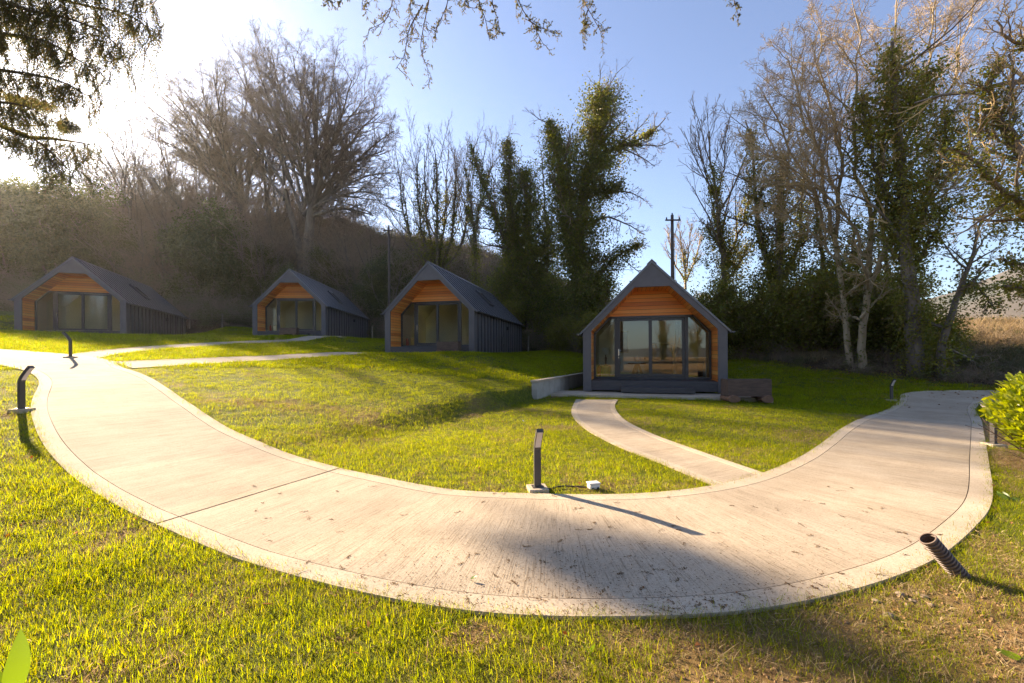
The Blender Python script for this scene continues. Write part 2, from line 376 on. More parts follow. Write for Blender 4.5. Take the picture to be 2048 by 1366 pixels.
# ------------------------------------------------------------------ world, sun, camera
w = bpy.data.worlds.new('World'); sc.world = w; w.use_nodes = True
t = w.node_tree; bg = t.nodes['Background']; sky = t.nodes.new('ShaderNodeTexSky'); sky.sky_type = 'NISHITA'
sky.sun_disc = False; sky.sun_elevation = EL; sky.sun_rotation = -AZ
sky.air_density = 1.0; sky.dust_density = SKY_DUST = .55; sky.ozone_density = 4.0; sky.altitude = 60
bg.inputs[1].default_value = .055
hs = t.nodes.new('ShaderNodeHueSaturation'); hs.inputs['Saturation'].default_value = .84; hs.inputs['Hue'].default_value = .507; t.links.new(sky.outputs[0], hs.inputs['Color']); t.links.new(hs.outputs[0], bg.inputs[0])
sl = bpy.data.lights.new('sun', 'SUN'); sl.energy = 4.6; sl.angle = R(.55); sl.color = (1, .79, .55)
so = bpy.data.objects.new('sun', sl); COL.objects.link(so); so.rotation_euler = Vector(SUN).to_track_quat('Z', 'Y').to_euler(); so.location = (-30, 25, 30)
cam = bpy.data.cameras.new('camera'); co = bpy.data.objects.new('camera', cam); COL.objects.link(co); sc.camera = co
co.location = (0, 0, EYE); co.rotation_euler = (R(90), -ROLL, 0)
cam.sensor_width = 36; cam.lens = F * 36 / 2048; cam.shift_y = (YH - 683) / 2048; cam.clip_start = .05; cam.clip_end = 6000
vs = sc.view_settings; sc.display_settings.display_device = 'sRGB'
vs.view_transform = 'Standard'; vs.look = 'None'; vs.gamma = 1; vs.use_curve_mapping = False; vs.exposure = 2.38
sc.render.engine = 'CYCLES'
cy = sc.cycles
cy.use_denoising = True; cy.max_bounces = 10; cy.transparent_max_bounces = 16; cy.diffuse_bounces = 5; cy.glossy_bounces = 3; cy.transmission_bounces = 6
cy.sample_clamp_indirect = 4; cy.caustics_reflective = False; cy.caustics_refractive = False

# ------------------------------------------------------------------ path outlines
IN = [(1800,801),(1730,836),(1620,905),(1525,950),(1430,974),(1300,990),(1190,993),(1070,992),(900,983),(740,953),(600,918),(480,870),(410,830),(330,775),(285,750),(240,735)]
OUT = [(1960,808),(1965,850),(1978,930),(1985,1010),(1950,1060),(1870,1128),(1750,1175),(1600,1213),(1450,1238),(1300,1243),(1150,1245),(1000,1238),(850,1220),(650,1175),(450,1115),(280,1040),(190,990),(130,945),(85,890),(62,830),(65,800),(78,765),(55,745)]
PI_ = [tuple(hit(*p)) for p in IN] + [(-10.5, 11.15), (-12.4, 11.75), (-15, 12.2), (-20, 12.6)]
PO_ = [tuple(hit(*p)) for p in OUT] + [(-11.3, 9.4), (-13.2, 9.9), (-15.3, 10.1), (-20, 10.5)]
PI_ = [(19.5, 14.5), (16.5, 14.9)] + [(14.6, 15.0)] + [(13.3, 14.5)] + PI_; PO_ = [(19.5, 12.7), (17.6, 12.95)] + [(15.6, 13.15)] + PO_
def offset_in(A, B):                            # pair the two edges by nearest point
    return A
NP = 520
EI, EO = spline(PI_, NP), spline(PO_, NP)
# re-pair: for each sample of a mid line find the nearest points of both edges
def fine(P): return spline(P, 4000)
FI, FO = fine(PI_), fine(PO_)
mid = []
for a in EI[::1]:
    b = FO[np.argmin(((FO - a) ** 2).sum(1))]
    mid.append((a + b) / 2)
mid = spline(np.array(mid)[::8], NP)
T = nrm(np.gradient(mid, axis=0)); Nn = np.stack([-T[:, 1], T[:, 0]], -1)
def cast(F_, sgn):
    r = []
    for p, tt, n in zip(mid, T, Nn):
        q = F_ - p; al = np.abs(q @ tt); ok = (q @ n) * sgn > 0
        i = np.argmin(np.where(ok, al + .02 * np.linalg.norm(q, axis=1), 99)); r.append(F_[i])
    r = np.array(r); k = np.ones(9) / 9
    return np.stack([np.convolve(np.pad(r[:, j], 4, 'edge'), k, 'valid') for j in (0, 1)], -1)
sg = np.sign(((FI[2000] - mid[NP // 2]) @ Nn[NP // 2]))
EI, EO = cast(FI, sg), cast(FO, -sg)
def strip(name, A, B, fr, mat_, dz, parent=None, thick=.12, lab=None):
    """a slab between two edge lines; fr: cross fractions; each row follows the terrain"""
    n, k = len(A), len(fr)
    P = A[:, None] * (1 - np.array(fr))[None, :, None] + B[:, None] * np.array(fr)[None, :, None]
    Z = height(P[..., 0], P[..., 1]) + dz
    s = np.r_[0, np.cumsum(np.linalg.norm(np.diff((A + B) / 2, axis=0), axis=1))]
    wdt = np.linalg.norm(A - B, axis=1)
    top = np.concatenate([P, Z[..., None]], -1)
    UV = np.stack([np.broadcast_to(s[:, None], Z.shape), wdt[:, None] * np.array(fr)[None]], -1)
    V = top.reshape(-1, 3); U = UV.reshape(-1, 2)
    i, j = np.meshgrid(np.arange(n - 1), np.arange(k - 1), indexing='ij'); b = i * k + j
    Q = [np.stack([b, b + 1, b + k + 1, b + k], -1).reshape(-1, 4)]
    base = len(V); rim = np.r_[np.arange(n) * k, (n - 1) * k + np.arange(1, k), (np.arange(n)[::-1] * k + k - 1)[1:], np.arange(k - 1)[::-1]]
    rim = rim[:-1] if rim[0] == rim[-1] else rim
    low = V[rim].copy(); low[:, 2] -= thick
    V = np.concatenate([V, low]); U = np.concatenate([U, U[rim]]); m_ = len(rim); j = np.arange(m_); j2 = (j + 1) % m_
    Q.append(np.stack([rim[j], base + j, base + j2, rim[j2]], -1))
    return mesh_np(name, V, Q, mat_, parent, uv=U)
wd = np.linalg.norm(EI - EO, axis=1)
bw = (.175 / wd)[:, None]
BI, BO = EI + (EO - EI) * bw, EO + (EI - EO) * bw
path = empty('path', (0, 0, 0)); tag(path, 'curving cream concrete path with broomed surface and smooth edge bands', 'path', kind='structure')
PZ = .022
jn = int(np.argmin(np.abs(np.linalg.norm(mid - (hit(310, 1045) + hit(715, 943)) / 2, axis=1))))
# the joint runs from (310,1045) to (715,943)
JA = lambda E_: E_[jn] + (E_[jn + 1] - E_[jn]) * (.028 / np.linalg.norm(mid[jn + 1] - mid[jn]))
strip('slab', BI[:jn + 1], BO[:jn + 1], np.linspace(0, 1, 9), MT['broom'], PZ, path)
strip('slab', np.vstack([JA(BI), BI[jn + 1:]]), np.vstack([JA(BO), BO[jn + 1:]]), np.linspace(0, 1, 9), MT['broom'], PZ, path)
strip('joint_strip', np.vstack([EI[jn], JA(EI)]), np.vstack([EO[jn], JA(EO)]), np.linspace(0, 1, 9), MT['joint'], PZ - .012, path, .05)
g = .006
for A, B, q in ((EI, BI, 1), (EO, BO, -1)):
    for a_, b_ in ((0, jn + 1), (jn + 1, NP)):
        ff = lambda E_: E_[a_:b_] if a_ == 0 else np.vstack([JA(E_), E_[b_ - NP + jn + 1:]])
        strip('edge_band', ff(A), ff(A + (B - A) * (1 - .04)), [0, .5, 1], MT['smooth'], PZ + .001, path)
strip('joint_strip', BI + (EI - BI) * .04, BI, [0, 1], MT['joint'], PZ - .01, path, .05)
strip('joint_strip', BO + (EO - BO) * .04, BO, [0, 1], MT['joint'], PZ - .01, path, .05)
PATH_POLY = [tuple(p) for p in EI[::4]] + [tuple(p) for p in EO[::-4]]

def sub_path(label, A, B, n=90, band=.13):
    A, B = spline(A, n), spline(B, n)
    o = empty('footpath', (0, 0, 0)); tag(o, label, 'path', kind='structure')
    w_ = np.linalg.norm(A - B, axis=1)[:, None]; k = band / w_
    A2, B2 = A + (B - A) * k, B + (A - B) * k
    strip('slab', A2, B2, np.linspace(0, 1, 6), MT['broom'], PZ - .006, o)
    strip('edge_band', A, A2, [0, 1], MT['smooth'], PZ - .001, o); strip('edge_band', B, B2, [0, 1], MT['smooth'], PZ - .001, o)
    return [tuple(p) for p in A] + [tuple(p) for p in B[::-1]]
L4 = [hit(*p) for p in ((1432,976),(1330,932),(1230,892),(1168,857),(1143,826),(1152,800))]; R4 = [hit(*p) for p in ((1530,950),(1400,905),(1300,868),(1248,840),(1230,815),(1236,800))]
L4[0] = L4[0] + .0; 
FP4 = sub_path('narrow curved concrete footpath leading to the nearest cabin', L4, R4)
FP3 = sub_path('pale footpath running toward the second cabin from the near one', [(-10.3, 11.0), (-9.5, 12.6), (-8.6, 14.6), (-7.6, 17.2), (-6.9, 18.6)], [(-9.2, 10.3), (-8.45, 12.1), (-7.55, 14.2), (-6.55, 16.8), (-5.85, 18.3)], 60)
FP2 = sub_path('pale footpath climbing the lawn toward the smallest looking cabin', [(-12.1, 11.6), (-13.0, 13.5), (-13.6, 16.5), (-13.7, 20), (-13.1, 24), (-12.6, 27.2)], [(-11.0, 11.2), (-11.9, 13.2), (-12.5, 16.5), (-12.55, 20), (-12.0, 24), (-11.4, 27)], 70)
# level pads of concrete before the cabins
def pad(label, pts, z, th=.14):
    b = MB(); P = pts
    n = len(P); V = [(x, y, z - th) for x, y in P] + [(x, y, z) for x, y in P]
    b.add(V, [list(range(n))[::-1], list(range(n, 2 * n))] + [(i, (i + 1) % n, n + (i + 1) % n, n + i) for i in range(n)])
    o = b.build('patio', MT['smooth'], bevel=.01); tag(o, label, 'patio', kind='structure'); return P
def cabpt(c, u, v):
    cx, cy, cz, a = CAB[c]; a = R(a)
    return (cx + math.cos(a) * u - math.sin(a) * v, cy + math.sin(a) * u + math.cos(a) * v)
PAD4 = pad('concrete apron along the front of the nearest cabin', [cabpt(4, -3.75, -.15), cabpt(4, -3.9, -.95), cabpt(4, 3.3, -1.05), cabpt(4, 3.3, .3), cabpt(4, -3.0, .3)], .13)
PAD3 = pad('concrete apron at the front of the cabin above the mound', [cabpt(3, -3.6, -1.5), cabpt(3, -1.2, -1.5), cabpt(3, -1.2, -.6), cabpt(3, 2.6, -.6), cabpt(3, 2.6, .2), cabpt(3, -3.6, .2)], 1.475)
PAD2 = pad('concrete apron at the front of the smallest looking cabin', [cabpt(2, -2.6, -.9), cabpt(2, 3.6, -.9), cabpt(2, 3.6, .2), cabpt(2, -2.6, .2)], 2.672)
PAD1 = pad('concrete apron at the front of the leftmost cabin', [cabpt(1, -2.6, -.8), cabpt(1, 3.4, -.8), cabpt(1, 3.4, .2), cabpt(1, -2.6, .2)], 2.482)
HARD = [PATH_POLY, FP4, FP3, FP2, PAD4, PAD3, PAD2, PAD1]
FOOT = [[cabpt(c, -2.32, -.02), cabpt(c, 2.32, -.02), cabpt(c, 2.32, CL), cabpt(c, -2.32, CL)] for c in CAB]
GRAVEL = [tuple(WALL_A + [.15, -.1]), cabpt(4, -2.3, -.1), cabpt(4, -2.3, 9), tuple(WALL_B)]

# ------------------------------------------------------------------ ground sheet
def axis(lo, hi, c0, c1, fine_, grow):
    a = list(np.arange(c0, c1 + 1e-6, fine_)); s = fine_
    while a[-1] < hi: s *= grow; a.append(a[-1] + s)
    s = fine_
    while a[0] > lo: s *= grow; a.insert(0, a[0] - s)
    return np.array(a)
gx = axis(-2500, 2500, -14, 12, .13, 1.045); gy = axis(-2500, 2500, .5, 19, .13, 1.045)
X, Y = np.meshgrid(gx, gy); Z = height(X, Y)
def lawn_mask(x, y):
    """1 on mown lawn, 0 on woodland floor"""
    yf = np.interp(x / np.maximum(y, 10), [-1.6, -1.2, -.75, -.4, -.05, .12, .3, .52, .7, 1.0, 1.3], [28, 30, 35, 38, 33, 31, 26, 24, 19.2, 16.3, 14])
    return 1 - sst(-.6, .8, y - yf + 1.2 * (fbm(x, y, .6, 21, 3) - .5))
def soil_mask(x, y):
    n = fbm(x, y, 1.1, 31, 4); n2 = fbm(x, y, 4.5, 41, 3)
    k = np.zeros_like(n)
    px = np.where(y > .3, x / np.maximum(y, .3), 9)
    right = sst(3.3, 4.5, x - .42 * y + 1.4 * (n - .5)) * (1 - sst(9.5, 12, y))          # bare verge right of the path
    k = np.maximum(k, right * .95)
    near = sst(-.6, 1.1, x + .4 * (2.4 - y)) * (1 - sst(2.2, 3.4, y))      # thin grass in the right foreground
    k = np.maximum(k, near * (.62 + 1.2 * (n - .4)))
    st = np.exp(-(((x + 2.1 - .35 * (8.2 - y)) / 2.3) ** 2 + ((y - 7.6 + .35 * (x + 2)) / .8) ** 2))
    k = np.maximum(k, st * .5 * sst(.40, .6, n))
    k = np.maximum(k, sst(.56, .74, n) * .4)
    k = np.maximum(k, .8 * sst(.60, .72, n2) * sst(-7, -1, -y))
    return np.clip(k + .45 * (n2 - .5) * (k > .08), 0, 1)
lm = lawn_mask(X, Y); so_ = soil_mask(X, Y) * lm
yb_ = np.interp(X, [4, 9, 12, 16, 22, 40], [32, 27, 23.5, 19.6, 18, 18])
dry = sst(-.4, .9, Y - yb_ - .8) * sst(8, 11, X) * (1 - lm)
dry = np.maximum(dry, sst(70, 110, np.hypot(X, Y)) * .6 * sst(-5, 5, Y))
grav = inpoly(X, Y, GRAVEL)
so_ = np.where(grav, .6, so_)
ny, nx = X.shape; i, j = np.meshgrid(np.arange(ny - 1), np.arange(nx - 1), indexing='ij'); b = i * nx + j
ground = mesh_np('ground', np.stack([X, Y, Z], -1).reshape(-1, 3), [np.stack([b, b + 1, b + nx + 1, b + nx], -1).reshape(-1, 4)], MT['ground'], smooth=True,
                 attrs=dict(soil=so_.ravel(), wood=(1 - lm).ravel(), dry=dry.ravel()))
tag(ground, 'sloping lawn and wooded bank', 'ground', kind='structure')

# far hills all round
th = np.linspace(-math.pi, math.pi, 361); rr = np.array([150, 190, 240, 300, 380, 480, 620])
pr = np.array([0, .35, .72, .9, 1.0, .8, 0])
hh = []
for a in th:                                    # a: bearing from +y, to the right positive
    hgt = np.interp(math.degrees(a), [-180, -120, -60, -20, 8, 22, 28, 32, 38, 44, 50, 60, 90, 130, 180], [6, 7, 10, 12, 20, 36, 34, 46, 40, 30, 41, 34, 18, 8, 6])
    hh.append(hgt)
hh = np.array(hh)[:, None] * pr[None]
HX = np.sin(th)[:, None] * rr[None]; HY = np.cos(th)[:, None] * rr[None]
HZ = hh * (.8 + .5 * fbm(HX, HY, .012, 5, 4)) - 3 + 3 * fbm(HX, HY, .06, 8, 3) * pr[None]
n, k = HX.shape; i, j = np.meshgrid(np.arange(n - 1), np.arange(k - 1), indexing='ij'); b = i * k + j
hills = mesh_np('hills', np.stack([HX, HY, HZ], -1).reshape(-1, 3), [np.stack([b, b + k, b + k + 1, b + 1], -1).reshape(-1, 4)], MT['hills'], smooth=True)
tag(hills, 'brown and green distant hillside', 'hills', kind='structure')
# ------------------------------------------------------------------ cabins
HE, HR = 2.05, 4.44
def uvquads(name, quads, m, parent):
    """quads: list of (4 points, 4 uvs)"""
    V, U, Q = [], [], []
    for P, u in quads:
        b = len(V); V += list(P); U += list(u); Q.append([b, b + 1, b + 2, b + 3])
    return mesh_np(name, np.array(V, float), [np.array(Q)], m, parent, uv=np.array(U, float))
def make_cabin():
    c = empty('timber_cabin', (0, 0, 0))
    # long walls with standing battens
    for s in (-1, 1):
        b = MB(); b.box(min(s * 2.07, s * 2.29), .07, 0, max(s * 2.07, s * 2.29), CL - .01, 2.06)
        for v in np.arange(.55, CL - .2, .58):
            b.box(min(s * 2.288, s * 2.335), v, .02, max(s * 2.288, s * 2.335), v + .055, 2.04)
        w_ = b.build('side_wall', MT['metal'], c); w_.data.materials.append(MT['seamshade'])
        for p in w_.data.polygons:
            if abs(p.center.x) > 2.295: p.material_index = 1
        if s == 1:
            q = MB(); q.box(2.292, 6.6, 1.42, 2.42, 6.75, 1.62); q.box(2.292, 6.57, 1.62, 2.46, 6.78, 1.645); q.build('wall_lamp', MT['black'], w_)
            q = MB(); q.box(2.292, 5.2, .55, 2.352, 5.62, .98); q.build('meter_hatch', MT['frame'], w_, bevel=.004)
    b = MB(); b.prism([(-2.07, 0), (2.07, 0), (2.07, 2.05), (0, 4.2), (-2.07, 2.05)], CL - .14, CL - .01); b.build('rear_wall', MT['metal'], c)
    # roof
    b = MB()
    for s in (-1, 1):
        b.prism([(0, HR), (s * 2.42, 2.02), (s * 2.42, 1.94), (0, HR - .09)][::s], -.035, CL + .04)
        for v in np.arange(.28, CL, .52):
            n = np.array([s * .707, .707]); a = np.array([s * .04, HR - .04]); e = np.array([s * 2.40, 2.04])
            A = [(a[0], v, a[1]), (e[0], v, e[1]), (e[0], v + .055, e[1]), (a[0], v + .055, a[1])]
            Bq = [(x + n[0] * .03, y, z + n[1] * .03) for x, y, z in A]; b.hexa(A, Bq)
    r = b.build('roof', MT['roof'], c); r.data.materials.append(MT['seamshade'])
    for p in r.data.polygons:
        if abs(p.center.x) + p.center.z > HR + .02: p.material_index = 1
    b = MB(); b.prism([(-.16, HR - .125), (0, HR + .035), (.16, HR - .125), (.13, HR - .15), (0, HR - .02), (-.13, HR - .15)], -.04, CL + .045); b.build('ridge_cap', MT['metal'], r)
    for s in (-1, 1):
        a = np.linspace(math.pi, 2 * math.pi, 9); po = [(s * 2.475 + .055 * math.cos(k), 2.0 + .055 * math.sin(k)) for k in a]; pi = [(s * 2.475 + .046 * math.cos(k), 2.0 + .046 * math.sin(k)) for k in a[::-1]]
        b = MB(); n = len(po)
        for k in range(n - 1):
            A = [(po[k][0], -.06, po[k][1]), (po[k + 1][0], -.06, po[k + 1][1]), (pi[n - 2 - k][0], -.06, pi[n - 2 - k][1]), (pi[n - 1 - k][0], -.06, pi[n - 1 - k][1])]
            b.hexa(A, [(x, CL + .05, z) for x, y, z in A])
        b.prism([(s * 2.475 + .054 * math.cos(k), 2.0 + .054 * math.sin(k)) for k in a], -.075, -.06)
        b.build('gutter', MT['metal'], r)
    # roof window on the right slope
    def slope(u0, u1, v0, v1, h0, h1):
        n = np.array([.707, .707])
        f = lambda u, v, h: (u + n[0] * h, v, HR - u + n[1] * h)
        return [f(u0, v0, h0), f(u1, v0, h0), f(u1, v1, h0), f(u0, v1, h0)], [f(u0, v0, h1), f(u1, v0, h1), f(u1, v1, h1), f(u0, v1, h1)]
    b = MB(); v0, v1, u0, u1 = 5.0, 5.95, .75, 1.62
    b.hexa(*slope(u0, u0 + .09, v0, v1, .0, .12)); b.hexa(*slope(u1 - .09, u1, v0, v1, .0, .12)); b.hexa(*slope(u0 + .09, u1 - .09, v0, v0 + .09, .0, .118)); b.hexa(*slope(u0 + .09, u1 - .09, v1 - .09, v1, .0, .118))
    sk = b.build('skylight', MT['frame'], r); b = MB(); b.hexa(*slope(u0 + .09, u1 - .09, v0 + .09, v1 - .09, .06, .085)); b.build('skylight_pane', MT['glass'], sk)
    # front portal
    O = [(-2.31, 0), (-2.31, 2.09), (-.55, HR - .64), (0, HR - .09), (.55, HR - .64), (2.31, 2.09), (2.31, 0)]
    I = [(-2.03, 0), (-2.03, 2.08), (-.56, 3.55), (0, 3.55), (.56, 3.55), (2.03, 2.08), (2.03, 0)]
    b = MB()
    for k in range(6):
        q = [O[k], O[k + 1], I[k + 1], I[k]]; b.hexa([(x, 0, z) for x, z in q], [(x, .08, z) for x, z in q])
    b.build('front_frame', MT['metal'], c)
    # boarded porch lining
    D = 1.12; q = []
    prof = [(-2.03, .36), (-2.03, 2.08), (-.56, 3.55), (.56, 3.55), (2.03, 2.08), (2.03, .36)]; acc = 0
    for (x0, z0), (x1, z1) in zip(prof[:-1], prof[1:]):
        l = math.hypot(x1 - x0, z1 - z0)
        q.append(([(x0, .08, z0), (x1, .08, z1), (x1, D + .1, z1), (x0, D + .1, z0)], [(0, acc), (0, acc + l), (D, acc + l), (D, acc)])); acc += l
    uvquads('timber_lining', q, MT['timber'], c)
    zt = 2.66
    xh = 2.03 - (zt - 2.08)
    q = [([(-xh, D, zt), (xh, D, zt), (.56, D, 3.55), (-.56, D, 3.55)], [(-xh, 7.2), (xh, 7.2), (.56, 8.09), (-.56, 8.09)])]
    uvquads('timber_gable', q, MT['timber'], c)
    b = MB(); b.box(-2.03, .02, .03, 2.03, D + .12, .36); b.build('porch_deck', MT['deck'], c, bevel=.006)
    b = MB(); b.box(-1.02, -.40, .0, 1.28, .015, .175); b.build('step', MT['deck'], c, bevel=.008)
    # glazed front
    z0 = .37; y0, y1 = D - .02, D + .07
    fb = MB()
    fb.box(-2.02, y0, z0, 2.02, y1, z0 + .075); fb.box(-xh + .02, y0, zt - .085, xh - .02, y1, zt)
    for s in (-1, 1):
        fb.box(min(s * 2.02, s * 1.95), y0, z0 + .075, max(s * 2.02, s * 1.95), y1, 2.05)
        A = [(s * 2.02, 2.05), (s * (xh - .01), zt), (s * (xh - .10), zt), (s * 1.95, 2.015)]
        fb.hexa([(x, y0, z) for x, z in A], [(x, y1, z) for x, z in A])
        fb.box(min(s * 1.17, s * 1.27), y0 - .005, z0 + .075, max(s * 1.17, s * 1.27), y1, zt - .085)
    fb.build('glazing_frame', MT['frame'], c)
    for s in (-1, 1):
        poly = [(s * 1.27, z0 + .075), (s * 1.95, z0 + .075), (s * 1.95, 2.03), (s * (xh - .085), zt - .085), (s * 1.27, zt - .085)]
        b = MB(); b.prism(poly[::s], D + .02, D + .03); b.build('window_pane', MT['glass'], c)
    for k, (xa, xb, dy) in enumerate(((-1.17, .04, .0), (-.05, 1.17, .045))):
        b = MB(); za, zb = z0 + .085, zt - .095; wd_ = .105; ya, yb2 = D - .012 + dy, D + .028 + dy
        b.box(xa, ya, za, xa + wd_, yb2, zb); b.box(xb - wd_, ya, za, xb, yb2, zb); b.box(xa + wd_, ya, za, xb - wd_, yb2, za + .1); b.box(xa + wd_, ya, zb - .085, xb - wd_, yb2, zb)
        d_ = b.build('sliding_door', MT['frame'], c)
        b = MB(); b.box(xa + wd_, ya + .014, za + .1, xb - wd_, ya + .026, zb - .085); b.build('door_pane', MT['glass'], d_)
        if k == 0:
            b = MB(); b.box(xa + .035, ya - .012, 1.22, xa + .07, ya, 1.46); b.tube([(xa + .052, ya - .01, 1.41), (xa + .052, ya - .055, 1.41), (xa + .14, ya - .06, 1.405)], .011, 8); b.box(xa + .04, ya - .014, 1.12, xa + .065, ya, 1.17)
            b.build('door_handle', MT['steel'], d_)
    # inside: floor, walls, partition
    b = MB(); b.box(-2.06, D + .1, .26, 2.06, 4.3, .368); b.build('floor_boards', MT['woodfloor'], c)
    b = MB()
    for s in (-1, 1):
        b.box(min(s * 2.03, s * 2.06), D + .12, .37, max(s * 2.03, s * 2.06), 4.2, 2.06)
        A = [(s * 2.05, 2.06), (s * .3, 3.81), (s * .3, 3.84), (s * 2.08, 2.06)]; b.hexa([(x, D + .12, z) for x, z in A], [(x, 4.2, z) for x, z in A])
    b.box(-.31, D + .12, 3.80, .31, 4.2, 3.83)
    b.prism([(-2.03, .37), (2.03, .37), (2.03, 2.07), (.29, 3.80), (-.29, 3.80), (-2.03, 2.07)], 4.2, 4.3)
    b.prism([(-1.43, 2.68), (1.43, 2.68), (.54, 3.56), (-.54, 3.56)], D + .02, D + .08)
    b.build('inner_wall', MT['plaster'], c)
    return c
cabin0 = make_cabin()
CLAB = {4: 'dark grey gabled cabin directly behind the narrow curved footpath, seen square on', 3: 'dark grey gabled cabin on top of the grassy mound beside the retaining wall',
        2: 'smallest looking dark grey gabled cabin, below the large bare beech', 1: 'widest looking dark grey gabled cabin, nearest the holly trees on the far left'}
for c in (4, 3, 2, 1):
    o = cabin0 if c == 4 else copy_tree(cabin0)
    cx, cyy, cz, a = CAB[c]; o.location = (cx, cyy, cz); o.rotation_euler = (0, 0, R(a)); tag(o, CLAB[c], 'cabin', 'row of dark timber cabins')

# furniture seen through the glass
def at_cab(c, u, v, w_=.37):
    x, y = cabpt(c, u, v); return (x, y, CAB[c][2] + w_)
def lathe(b, prof, n=20, cx=0, cy=0):
    V = [(cx + r * math.cos(2 * math.pi * k / n), cy + r * math.sin(2 * math.pi * k / n), z) for r, z in prof for k in range(n)]
    m = len(prof); F = [(i * n + k, i * n + (k + 1) % n, (i + 1) * n + (k + 1) % n, (i + 1) * n + k) for i in range(m - 1) for k in range(n)]
    b.add(V, F + [list(range(n))[::-1], list(range((m - 1) * n, m * n))]); return b
def stool(c, u, v, lab):
    o = empty('log_stool', at_cab(c, u, v)); lathe(MB(), [(.165, 0), (.175, .02), (.17, .25), (.178, .44), (.165, .46)]).build('stool_block', MT['logwood'], o); lathe(MB(), [(.15, .461), (.15, .464)]).build('sawn_top', MT['logend'], o)
    tag(o, lab, 'stool', 'log stools behind the glass'); return o
def extinguisher(c, u, v, lab):
    o = empty('fire_extinguisher', at_cab(c, u, v)); lathe(MB(), [(.07, 0), (.075, .02), (.075, .38), (.05, .44), (.03, .46)]).build('cylinder_body', MT['red'], o, True)
    b = lathe(MB(), [(.03, .46), (.03, .5), (.015, .51)], 12); b.box(-.01, -.1, .5, .01, .02, .52); b.build('valve', MT['black'], o); b = MB(); b.tube([(.0, -.03, .48), (.07, -.08, .42), (.095, -.05, .25), (.09, -.02, .1)], .011, 8); b.build('hose', MT['black'], o)
    tag(o, lab, 'extinguisher', 'fire extinguishers behind the glass'); return o
for c, nm in ((4, 'nearest cabin'), (3, 'cabin on the mound'), (2, 'smallest looking cabin')):
    stool(c, -1.62, 1.75, 'pale log stool standing behind the side pane of the ' + nm); extinguisher(c, -1.86, 1.5, 'small red fire extinguisher behind the side pane of the ' + nm)
o = empty('table_lamp', at_cab(4, -1.62, 1.75, .835)); b = lathe(MB(), [(.09, 0), (.09, .02), (.03, .04), (.035, .2), (.05, .28), (.02, .34), (.012, .44)]); b.build('lamp_base', MT['walnut'], o, True)
b = MB(); n = 24
V = [(r * math.cos(2 * math.pi * k / n), r * math.sin(2 * math.pi * k / n), z) for r, z in ((.17, .42), (.165, .68), (.160, .68), (.165, .42)) for k in range(n)]
b.add(V, [(i * n + k, i * n + (k + 1) % n, ((i + 1) % 4) * n + (k + 1) % n, ((i + 1) % 4) * n + k) for i in range(4) for k in range(n)]); b.build('lamp_shade', MT['shade'], o, True)
tag(o, 'table lamp with white drum shade on a pale log stool', 'lamp')
o = empty('radiator', at_cab(4, -.62, 4.12), R(CAB[4][3])); b = MB(); b.box(-.5, -.05, .12, .5, 0, .78); 
for k in range(18): b.box(-.47 + k * .054, -.075, .14, -.44 + k * .054, -.05, .76)
b.build('radiator_panel', MT['white'], o); b = MB(); b.box(.5, -.06, .66, .55, -.02, .74); b.build('valve', MT['black'], o); tag(o, 'white ribbed panel radiator on the wall behind the sliding door', 'radiator')
def picture(u, v, w_, W_, H_, m, fr, lab):
    o = empty('picture_frame', at_cab(4, u, v, w_), R(CAB[4][3])); b = MB(); t_ = .035
    b.box(-W_ / 2, -.03, 0, W_ / 2, 0, t_); b.box(-W_ / 2, -.03, H_ - t_, W_ / 2, 0, H_); b.box(-W_ / 2, -.03, t_, -W_ / 2 + t_, 0, H_ - t_); b.box(W_ / 2 - t_, -.03, t_, W_ / 2, 0, H_ - t_)
    b.build('moulding', fr, o); b = MB(); b.box(-W_ / 2 + t_, -.015, t_, W_ / 2 - t_, -.003, H_ - t_); b.build('canvas', m, o); tag(o, lab, 'picture')
picture(-1.02, 4.19, 1.32, .5, .95, MT['art'], MT['gold'], 'tall dark picture in a thin gilt frame above the radiator')
picture(.42, 4.19, 1.32, .42, .42, MT['art2'], MT['frame'], 'small square greenish picture beside the dark cupboard')
o = empty('side_table', at_cab(4, -.46, 2.3), R(CAB[4][3])); b = lathe(MB(), [(.34, .50), (.35, .51), (.35, .53), (.34, .54)], 28); b.build('table_top', MT['walnut'], o)
b = MB()
for k in range(3):
    a = k * 2.1 + .4; b.hexa([(.06 * math.cos(a) - .03, .06 * math.sin(a) - .03, .5), (.06 * math.cos(a) + .05, .06 * math.sin(a) - .03, .5), (.06 * math.cos(a) + .05, .06 * math.sin(a) + .03, .5), (.06 * math.cos(a) - .03, .06 * math.sin(a) + .03, .5)],
        [(.24 * math.cos(a) - .05, .24 * math.sin(a) - .05, 0), (.24 * math.cos(a) + .07, .24 * math.sin(a) - .05, 0), (.24 * math.cos(a) + .07, .24 * math.sin(a) + .05, 0), (.24 * math.cos(a) - .05, .24 * math.sin(a) + .05, 0)])
b.build('splayed_base', MT['walnut'], o); tag(o, 'round dark wooden side table with splayed base behind the sliding door', 'table')
o = lathe(MB(), [(.05, 0), (.06, .01), (.03, .04), (.05, .06), (.10, .12), (.115, .18), (.09, .25), (.045, .29), (.05, .31)]).build('glass_vase', MT['plastic'], None, True, at_cab(4, -.46, 2.3, .912)); tag(o, 'pale rounded vase on the dark side table', 'vase')
o = empty('cupboard', at_cab(4, .50, 3.2), R(CAB[4][3])); b = MB(); b.box(-.42, -.3, 0, .42, .3, 1.3); b.build('carcass', MT['black'], o, bevel=.01)
